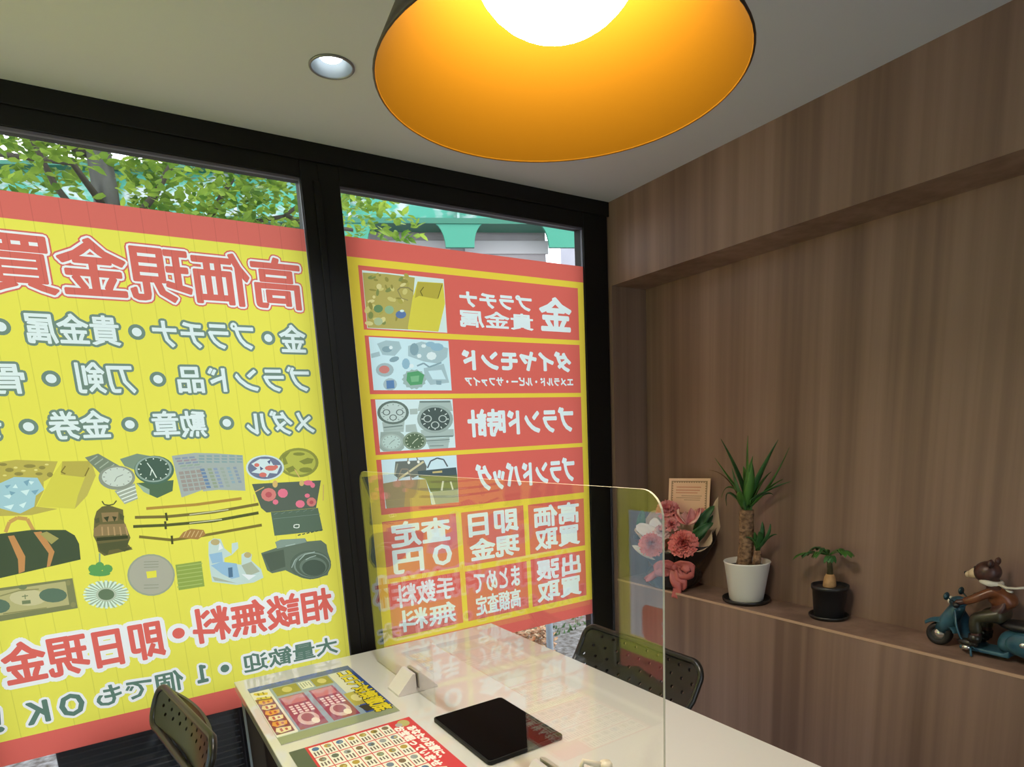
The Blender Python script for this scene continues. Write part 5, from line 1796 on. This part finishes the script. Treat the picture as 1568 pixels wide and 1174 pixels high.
def strip(pts, wd, n=16):
    P = [Vector(p) for p in pts]

    def fn(u, v):
        k = u * (len(P) - 1)
        i = min(len(P) - 2, int(k))
        f = k - i
        a = P[max(0, i - 1)], P[i], P[i + 1], P[min(len(P) - 1, i + 2)]
        c = .5 * ((2 * a[1]) + (a[2] - a[0]) * f + (2 * a[0] - 5 * a[1] + 4 * a[2] - a[3]) * f * f + (3 * a[1] - a[0] - 3 * a[2] + a[3]) * f ** 3)
        dd = (a[2] - a[1]).normalized()
        s = dd.cross(tv).normalized()
        return c + s * ((v - .5) * wd * (1 - .35 * abs(2 * u - 1) ** 3)) + tv * (.004 * sin(9 * u + 5 * v))
    m.grid(fn, n, 4, thick=.0006)


strip([B(-.005, .100, .066), B(-.045, .118, .085), B(-.075, .090, .082), B(-.040, .080, .078), B(-.005, .098, .070)], .040)
strip([B(-.005, .100, .066), B(.035, .112, .088), B(.062, .086, .086), B(.030, .072, .080), B(-.005, .096, .070)], .046)
strip([B(.0, .098, .070), B(.018, .060, .082), B(.030, .035, .080), B(.018, .012, .078)], .034)
strip([B(-.008, .096, .072), B(-.004, .055, .086), B(.008, .020, .088), B(-.004, -.020, .090)], .036)
strip([B(-.01, .096, .066), B(-.060, .085, .078), B(-.095, .060, .070), B(-.120, .046, .06)], .028)
m.add(*(lambda t: (t.v, t.f))(MB().ball(B(-.002, .100, .070), .016, 12, sq=(1.1, .8, .9))), 0, True)
m.build('ribbon', RIB, bq)
MB().grid(lambda u, v: B((.050 + .070 * v) * sin(-.9 + 2.6 * u), .012 + .105 * v + .006 * sin(20 * u), (.050 + .030 * v) * cos(-.9 + 2.6 * u) + .010), 24, 8).build('clear_film', FILMC, bq, fix=False)

cd, cn = Vector((.35, -.937, 0)), Vector((-.937, -.35, 0))
card = thing('message_card', 'peach message card with a scalloped border standing up behind the bouquet flowers', 'card', (1.930, 1.778, 1.065))
S = Sheet(lambda u, v: cd * ((u - .0775) * 1.12) + Vector((0, 0, v)) - cn * (.10 * v) + cn * .0012, ink)
sc_ = [('9c7a62', rect(.010, .010, .145, .143)), ('e2b79a', rect(.0135, .0135, .1415, .1395))]
for k in range(15):
    sc_ += [('9c7a62', disc(.014 + k * .0091, .1385, .0036, 8)), ('9c7a62', disc(.014 + k * .0091, .0145, .0036, 8))]
for k in range(13):
    sc_ += [('9c7a62', disc(.0145, .018 + k * .0095, .0034, 8)), ('9c7a62', disc(.1405, .018 + k * .0095, .0034, 8))]
sc_ += [('c9826a', rect(.030, .116, .122, .120)), ('c9826a', rect(.028, .104, .118, .108)), ('c9826a', rect(.028, .094, .110, .0975)), ('b08a70', rect(.050, .082, .126, .085)), ('b08a70', rect(.030, .074, .122, .077)), ('b08a70', rect(.060, .066, .120, .069))]
S.tile(0, 0, .155, .153, 'e8c0a4', sc_)
S.build('card_face', card)
MB().grid(lambda u, v: cd * (u * .1736 - .0868) + Vector((0, 0, .153 * v)) - cn * (.0153 * v), 2, 2, thick=.0009).build('card_stock', mat('card_stock', 'e2b79a', 0.7), card)

# ================================================================== NICHE: SCOOTER FIGURINE
fx, fy = 1.912, .701
fig = thing('scooter_figurine', 'painted figurine of a bear in a brown jacket riding a blue scooter on the shelf', 'figurine', (fx, fy, ZS))
fig.scale = (.92, .92, .91)
BLUE = noise_mat('scooter_blue', (0.020, 0.070, 0.105), (0.045, 0.125, 0.175), (30, 30, 30), rough=0.28)
TYRE = mat('tyre_rubber', (0.010, 0.009, 0.009), 0.6)
CHROME = mat('chrome', (0.70, 0.70, 0.68), 0.2, 0.9)
SEATM = mat('scooter_seat', (0.010, 0.009, 0.010), 0.4)
# local axes: +y is forward (front wheel), x across
for y in (.122, -.155):
    m = MB()
    mt = Matrix.Translation((0, y, .036)) @ Matrix.Rotation(pi / 2, 4, 'Y')
    m.lathe([(.020, -.013), (.030, -.015), (.0355, -.008), (.0365, 0), (.0355, .008), (.030, .015), (.020, .013)], 32, close=True)
    m.xf(mt)
    wl = m.build('wheel', TYRE, fig)
    m = MB()
    m.lathe([(.0005, -.012), (.008, -.012), (.010, -.009), (.021, -.010), (.021, .010), (.010, .009), (.008, .012), (.0005, .012)], 24)
    m.xf(mt)
    m.build('hub', CHROME, wl)
# front mudguard
m = MB()
m.grid(lambda u, v: ((v - .5) * .046 * (1 - .25 * abs(2 * u - 1)), .122 + (.046 + .010 * (1 - (2 * v - 1) ** 2)) * cos(radians(38 + 128 * u)), .038 + (.040 + .010 * (1 - (2 * v - 1) ** 2)) * sin(radians(38 + 128 * u))), 18, 8, thick=.003)
m.build('front_mudguard', BLUE, fig)
# steering column, leg shield, headset
m = MB()
m.tube([(0, .118, .050), (0, .098, .085), (0, .080, .125), (0, .072, .140)], [.021, .026, .022, .015], 16)
m.build('steering_column', BLUE, fig)
m = MB()


def shield(u, v):
    s = (v - .5) * 2
    z = .018 + .108 * u
    y = .048 + .045 * u ** .8 - .018 * s * s - (.03 * max(0, .25 - u) / .25)
    return (s * (.040 + .008 * sin(pi * u)) * (1 - .35 * max(0, u - .6) / .4), y, z)


m.grid(shield, 14, 10, thick=.004)
m.build('leg_shield', BLUE, fig)
m = MB()
m.ball((0, .078, .146), .022, 16, sq=(1.15, 1.1, .8))
m.build('headset', BLUE, fig)
m = MB()
m.ball((0, .100, .148), .013, 14, sq=(1, .5, 1))
m.build('headlight', mat('headlight', (0.75, 0.72, 0.62), 0.15), fig)
m = MB()
m.tube([(-.064, .058, .152), (-.040, .070, .150), (0, .074, .150), (.040, .070, .150), (.064, .058, .152)], .005, 10)
m.build('handlebar', CHROME, fig)
for sx in (-1, 1):
    MB().tube([(sx * .044, .067, .150), (sx * .070, .054, .1525)], .0082, 12).build('grip', SEATM, fig)
    m = MB()
    m.tube([(sx * .040, .070, .152), (sx * .046, .088, .166)], .0022, 6)
    m.ball((sx * .047, .092, .170), .0125, 12, sq=(1.1, .55, 1.0))
    m.build('mirror', mat('mirror_blue', (0.014, 0.045, 0.060), 0.3), fig)
# floorboard and rear body
m = MB()
m.prism([(.052, .014), (.052, .026), (-.060, .026), (-.075, .040), (-.075, .014)], 'x', -.036, .036)
m.build('floorboard', BLUE, fig, bevel=.004)
m = MB()


def rear(u, v):
    t = 2 * pi * u
    ph = pi * v
    y = -.125 - .088 * cos(ph)
    r = sin(ph) ** .55
    zc = .060 + .010 * cos(ph)
    return (.050 * r * cos(t), y, zc + .048 * r * sin(t) * (1 if sin(t) > 0 else .75))


m.grid(rear, 28, 18)
m.build('rear_body', BLUE, fig)
for sx in (-1, 1):
    m = MB()
    m.ball((sx * .042, -.122, .064), .040, 18, sq=(.42, 1.45, .90))
    pn = m.build('side_cowl', BLUE, fig)
    m = MB()
    m.ball((sx * .0575, -.112, .068), .0075, 10, sq=(.4, 1.3, 1))
    m.build('cowl_badge', CHROME, pn)
m = MB()
m.tube([(.030, -.10, .026), (.034, -.16, .024), (.034, -.205, .028)], [.009, .010, .008], 10)
m.build('exhaust', CHROME, fig)
m = MB()
m.ball((0, -.105, .106), .045, 18, sq=(.82, 1.75, .40))
m.build('seat', SEATM, fig)
MB().tube([(-.040, .020, .026), (-.056, .010, .004)], .003, 8).build('kickstand', BLUE, fig)
MB().ball((-.044, .030, .024), .010, 12, sq=(.7, 1.2, .8)).build('chrome_step', CHROME, fig)


def skinned(name, joints, bones, m, parent, lv=2, root_i=0):
    me = bpy.data.meshes.new(name)
    me.from_pydata([j[0] for j in joints], bones, [])
    me.materials.append(m)
    o = bpy.data.objects.new(name, me)
    COL.objects.link(o)
    o.parent = parent
    sk = o.modifiers.new('skin', 'SKIN')
    sk.use_smooth_shade = True
    me.skin_vertices or None
    for d, j in zip(me.skin_vertices[0].data, joints):
        r = j[1]
        d.radius = (r, r) if not isinstance(r, tuple) else r
    me.skin_vertices[0].data[root_i].use_root = True
    ss = o.modifiers.new('round', 'SUBSURF')
    ss.levels = ss.render_levels = lv
    return o


FUR = noise_mat('bear_fur', (0.035, 0.016, 0.014), (0.085, 0.036, 0.028), (60, 60, 60), rough=0.35)
# body: pelvis, chest, neck, head, arms with paws, legs
J = [((0, -.052, .138), .026), ((0, -.040, .170), .030), ((0, -.018, .200), .027), ((0, -.004, .222), .015), ((0, .008, .246), .024),
     ((-.030, -.010, .198), .013), ((-.046, .016, .176), .011), ((-.056, .052, .160), .009), ((-.060, .064, .160), .010),
     ((.030, -.010, .198), .013), ((.046, .016, .176), .011), ((.056, .052, .160), .009), ((.060, .064, .160), .010),
     ((-.026, -.030, .130), .019), ((-.036, .018, .118), .017), ((-.036, .010, .062), .014), ((-.036, .014, .036), .012), ((-.036, .036, .034), .011),
     ((.026, -.030, .130), .019), ((.036, .018, .118), .017), ((.036, .010, .062), .014), ((.036, .014, .036), .012), ((.036, .036, .034), .011)]
Bn = [(0, 1), (1, 2), (2, 3), (3, 4), (2, 5), (5, 6), (6, 7), (7, 8), (2, 9), (9, 10), (10, 11), (11, 12), (0, 13), (13, 14), (14, 15), (15, 16), (16, 17), (0, 18), (18, 19), (19, 20), (20, 21), (21, 22)]
bear = skinned('bear_rider', J, Bn, FUR, fig)
m = MB()
m.ball((0, .010, .250), .0330, 20, sq=(1.0, 1.05, .98))
for sx in (-1, 1):
    m.ball((sx * .024, -.004, .280), .0125, 12, sq=(1, .6, 1))
m.build('head', FUR, bear)
m = MB()
m.tube([(0, .028, .246), (0, .044, .240), (0, .056, .236)], [.019, .016, .010], 14)
m.ball((0, .057, .236), .010, 12)
m.build('muzzle', mat('cream_muzzle', (0.62, 0.50, 0.34), 0.4), bear)
MB().ball((0, .0655, .240), .0045, 10).build('nose', SEATM, bear)
for sx in (-1, 1):
    MB().ball((sx * .014, .0375, .262), .0036, 10).build('eye', SEATM, bear)
JK = noise_mat('brown_jacket', (0.10, 0.034, 0.014), (0.19, 0.066, 0.028), (40, 40, 40), rough=0.3)
skinned('jacket', [((0, -.054, .146), .0295), ((0, -.041, .171), .0335), ((0, -.019, .201), .0300), ((0, -.008, .214), .020),
                   ((-.031, -.010, .199), .0160), ((-.047, .016, .177), .0140), ((-.055, .045, .163), .0120), ((.031, -.010, .199), .0160), ((.047, .016, .177), .0140), ((.055, .045, .163), .0120)],
        [(0, 1), (1, 2), (2, 3), (2, 4), (4, 5), (5, 6), (2, 7), (7, 8), (8, 9)], JK, bear)
TRO = noise_mat('olive_trousers', (0.022, 0.020, 0.012), (0.050, 0.044, 0.024), (40, 40, 40), rough=0.35)
skinned('trousers', [((0, -.054, .134), .0285), ((-.027, -.030, .130), .0215), ((-.037, .018, .118), .0195), ((-.037, .010, .064), .0165), ((.027, -.030, .130), .0215), ((.037, .018, .118), .0195), ((.037, .010, .064), .0165)],
        [(0, 1), (1, 2), (2, 3), (0, 4), (4, 5), (5, 6)], TRO, bear)
for sx in (-1, 1):
    MB().tube([(sx * .036, .012, .066), (sx * .036, .013, .044)], [.0175, .0165], 14).ball((sx * .036, .030, .0385), .0165, 14, sq=(.95, 1.75, .72)).build('boot', mat('dark_boot', (0.014, 0.013, 0.009), .35), bear)
SCF = mat('white_scarf', (0.58, 0.56, 0.48), 0.5)
m = MB()
m.tube([(.024 * cos(2 * pi * k / 16), -.002 + .022 * sin(2 * pi * k / 16), .222 + .004 * sin(2 * pi * k / 16)) for k in range(17)], .0085, 10, caps=False)
m.tube([(-.012, -.024, .222), (-.014, -.045, .214), (-.012, -.066, .216), (-.014, -.088, .222)], [.008, .007, .0065, .008], 8, flat=.5)
m.tube([(-.008, -.024, .220), (-.006, -.040, .206), (-.008, -.058, .202)], [.007, .0065, .007], 8, flat=.5)
m.build('scarf', SCF, bear)

# ================================================================== OUTSIDE
rnd = random.Random(3)
GR = noise_mat('leaf_strewn_ground', (0.06, 0.05, 0.045), (0.24, 0.24, 0.26), (26, 26, 26), detail=6, rough=0.9, lo=.35, hi=.7)
tag(MB().box(-14, WY + .07, -.10, 22, 30, -.0).build('ground', GR), kind='structure')
tag(MB().box(-14, -9, -.11, XL - .115, WY + .07, -.01).box(XL - .115, -9, -.11, 14, YB - .1, -.01).build('ground', noise_mat('pale_blue_paving', (0.24, 0.36, 0.42), (0.32, 0.46, 0.53), (3, 3, 3), rough=.8)), kind='structure')
gm = MB()
for k in range(1500):
    x, y = rnd.uniform(1.6, 4.2), rnd.uniform(3.55, 5.2)
    a, h = rnd.uniform(0, 6.28), rnd.uniform(.02, .06)
    d = Vector((cos(a), sin(a), 0)) * .012
    p = Vector((x, y, 0))
    gm.add([p - d, p + d, p + Vector((rnd.uniform(-.02, .02), rnd.uniform(-.02, .02), h))], [(0, 1, 2)])
tag(gm.build('grass', noise_mat('moss_green', (0.05, 0.12, 0.035), (0.12, 0.22, 0.10), (9, 9, 9), rough=.9), fix=False), 'patch of green grass outside, seen under the right window poster', 'grass', kind='stuff')

# elevated green girder with flared brackets, in front of a pale concrete wall
gu = Vector((.917, -.398, 0)).normalized()
gn = Vector((-gu.y, gu.x, 0))
gp = Vector((4.3, 10.1, 0))
GREEN = noise_mat('flecked_green_paint', (0.038, 0.26, 0.180), (0.048, 0.31, 0.220), (2.5, 2.5, 4), detail=6, rough=.5, lo=.2, hi=.50, c3=(0.42, 0.47, 0.47))  # green with scattered pale flecks
MG = Matrix((( gu.x, gn.x, 0, gp.x), (gu.y, gn.y, 0, gp.y), (0, 0, 1, 0), (0, 0, 0, 1)))
gird = thing('steel_girder', 'pale-flecked green steel girder with flared brackets across the street, above the posters', 'girder', gp)
gird.matrix_world = MG
MB().box(-13, -.03, 4.78, 8, .03, 5.42).build('web_plate', GREEN, gird)
MB().box(-13, -.22, 4.70, 8, .22, 4.78).build('flange', mat('green_flange', (0.012, 0.14, 0.085), .5), gird)
MB().box(-13, -.22, 5.42, 8, .22, 5.47).build('flange', mat('green_flange'), gird)
for t in (-7.2, -5.55, -3.9, -2.25, -.62, 1.03, 2.69, 4.35, 6.0):
    pr = [(-.225, 4.36), (.225, 4.36)]
    pr += [(.225 + .20 * (1 - cos(a)), 4.36 + .36 * sin(a)) for a in [pi / 2 * k / 6 for k in range(1, 7)]]
    pr += [(-.225 - .20 * (1 - cos(a)), 4.36 + .36 * sin(a)) for a in [pi / 2 * k / 6 for k in range(6, 0, -1)]]
    MB().prism([(t + a, z) for a, z in pr], 'y', -.20, -.14).build('bracket', mat('green_bracket', (0.028, 0.24, 0.155), .5), gird)
    MB().box(t - .02, -.20, 4.78, t + .02, -.03, 5.42).build('stiffener', GREEN, gird)
CONC = noise_mat('pinkish_concrete', (0.27, 0.235, 0.235), (0.38, 0.335, 0.33), (1.2, 1.2, 1.2), rough=.85)
wl = thing('concrete_wall', 'pinkish grey panelled concrete wall under the green girder', 'wall', gp)
wl.matrix_world = MG
wl['kind'] = 'structure'
MB().box(-13, .35, 0, 2.52, .75, 5.35).build('wall_slab', CONC, wl)
for t in (-7.2, -5.55, -3.9, -2.25, -.62, 1.03):
    MB().box(t + .12, .31, 4.40, t + 1.53, .35, 4.60).build('panel', mat('pale_concrete', (0.50, 0.46, 0.45), .8), wl)
tag(MB().box(9.0, 8.6, 0, 13.0, 12.0, 7.0).build('pale_building', noise_mat('pale_render', (0.36, 0.36, 0.42), (0.50, 0.50, 0.55), (.8, .8, .8), rough=.8)), 'pale lilac building edge beyond the end of the concrete wall', 'building')

# street tree
tree = thing('street_tree', 'leafy tree with a grey trunk outside, behind the top of the left window', 'tree', (.245, 5.0, 0))
TB = noise_mat('grey_bark', (0.05, 0.048, 0.046), (0.13, 0.125, 0.12), (14, 14, 5), rough=.9, bump=.5)
MB().tube([(.02, 0, 0), (.0, .0, 1.2), (-.01, 0, 2.4), (.005, 0, 3.0), (.0, .02, 3.5), (.02, .03, 4.3), (.05, .05, 5.2)], [.10, .085, .078, .070, .064, .05, .03], 18).build('trunk', TB, tree)
BR = mat('dark_bark', (0.055, 0.045, 0.035), .9)
for pts in ([(0, 0, 2.7), (.25, -.3, 2.95), (.50, -.35, 3.35), (.62, -.3, 3.9)], [(0, 0, 2.6), (-.25, -.2, 2.95), (-.36, -.25, 3.3), (-.6, -.3, 3.7)], [(0, 0, 2.75), (.6, .1, 2.9), (1.1, .1, 3.05), (1.55, .0, 3.4)],
            [(0, 0, 3.2), (-.35, .1, 3.35), (-.75, 0, 3.3)], [(.0, .0, 2.9), (-.15, -.3, 3.05), (-.50, -.4, 3.0)], [(.55, .1, 2.9), (.75, .0, 3.2), (.80, -.1, 3.6)], [(1.1, .1, 3.05), (1.25, .05, 3.0), (1.6, .1, 3.02)], [(0, .0, 3.5), (.5, .2, 3.8), (1.0, .3, 3.9)]):
    MB().tube(pts, [.024, .018, .013, .008][:len(pts)], 8).build('branch', BR, tree)
FOLA = noise_mat('tree_leaf_green', (0.075, 0.19, 0.022), (0.36, 0.50, 0.07), (5, 5, 5), rough=.55)
b_ = FOLA.node_tree.nodes['Principled BSDF']
b_.inputs['Transmission Weight'].default_value = 0.0
# thin leaves let daylight through
t_ = FOLA.node_tree
tl = t_.nodes.new('ShaderNodeBsdfTranslucent')
mxs = t_.nodes.new('ShaderNodeMixShader')
mxs.inputs[0].default_value = .5
outn = [q for q in t_.nodes if q.type == 'OUTPUT_MATERIAL'][0]
cr_ = [q for q in t_.nodes if q.type == 'VALTORGB'][0]
t_.links.new(cr_.outputs[0], tl.inputs[0])
t_.links.new(b_.outputs[0], mxs.inputs[1])
t_.links.new(tl.outputs[0], mxs.inputs[2])
t_.links.new(mxs.outputs[0], outn.inputs[0])
fm = MB()


def tree_leaf(p, s):
    a, tilt, tw = rnd.uniform(0, 6.28), rnd.uniform(-.9, .5), rnd.uniform(-.6, .6)
    q = Matrix.Rotation(a, 3, 'Z') @ Matrix.Rotation(tilt, 3, 'Y') @ Matrix.Rotation(tw, 3, 'X')
    pts = [(0, 0, 0), (.3, .30, .03), (.62, .26, .0), (1, 0, -.06), (.62, -.26, 0), (.3, -.30, .03), (.5, 0, -.02)]
    fm.add([p + q @ Vector(c) * s for c in pts], [(0, 1, 6), (1, 2, 6), (2, 3, 6), (3, 4, 6), (4, 5, 6), (5, 0, 6)])


clumps = []
for k in range(340):
    x = rnd.uniform(-.95, 1.75)
    z = rnd.uniform(2.72, 4.6)
    y = rnd.uniform(-.8, .8)
    if abs(x) < .12 and y < 0 and z < 3.5:
        continue
    if x < -.45 and z < 3.2 and rnd.random() < .85:
        continue
    if x > 1.0 and rnd.random() < .35:
        continue
    clumps.append((Vector((x, y, z)), rnd.uniform(.10, .22)))
for c, r in clumps:
    for k in range(int(24 + r * 90)):
        d = Vector((rnd.gauss(0, 1), rnd.gauss(0, 1), rnd.gauss(0, .8)))
        tree_leaf(c + d.normalized() * r * rnd.random() ** .5 * 1.25, rnd.uniform(.045, .085))
fm.build('foliage', FOLA, tree, fix=False)

pole = MB()
pole.tube([(2.070, 3.0, 0), (2.070, 3.0, 1.75)], .021, 14)
pole.ball((2.070, 3.0, 1.75), .024, 10)
tag(pole.build('metal_post', mat('pale_blue_post', (0.55, 0.64, 0.74), .4)), 'slim pale blue metal post standing outside under the right poster', 'post')
sh = thing('orange_shrub', 'low shrub with orange leaves outside, glimpsed under the right poster beside the post', 'shrub', (2.16, 3.35, 0))
fm = MB()
for k in range(900):
    d = Vector((rnd.gauss(0, 1), rnd.gauss(0, 1), abs(rnd.gauss(0, .8)))).normalized()
    tree_leaf(Vector((d.x * .16, d.y * .16, .05 + d.z * .19)) * (rnd.random() ** .3), rnd.uniform(.02, .045))
fm.build('foliage', noise_mat('orange_leaf', (0.42, 0.14, 0.05), (0.55, 0.46, 0.32), (40, 40, 40), rough=.7), sh, fix=False)
MB().tube([(0, 0, 0), (0, 0, .12)], .012, 8).build('stem', BR, sh)

# dark louvred cabinet just outside the left pane
lc_ = thing('louvred_cabinet', 'dark louvred metal cabinet outside the glass below the yellow poster', 'cabinet', (.004, 2.34, 0))
NAVY = mat('navy_metal', (0.022, 0.025, 0.040), .45, .2)
MB().box(-.250, -.13, 0, .250, .16, .70).build('cabinet_body', NAVY, lc_, bevel=.004)
MB().box(.250, -.11, 0, .292, .10, .70).build('gap_strip', mat('blue_grey_gap', (0.045, 0.055, 0.10), .4), lc_)  # added strip; bluish light of the gap here put into its colour
m = MB()
for k in range(31):
    z = .06 + k * .0205
    m.prism([(-.1305, z), (-.1345, z + .0015), (-.1345, z + .0035), (-.1305, z + .006)], 'x', -.240, .240)
m.build('louvre_panel', mat('louvre_metal', (0.040, 0.042, 0.058), .4, .3), lc_)

if _txt:
    bpy.data.objects.remove(_txt, do_unlink=True)
bpy.context.view_layer.update()
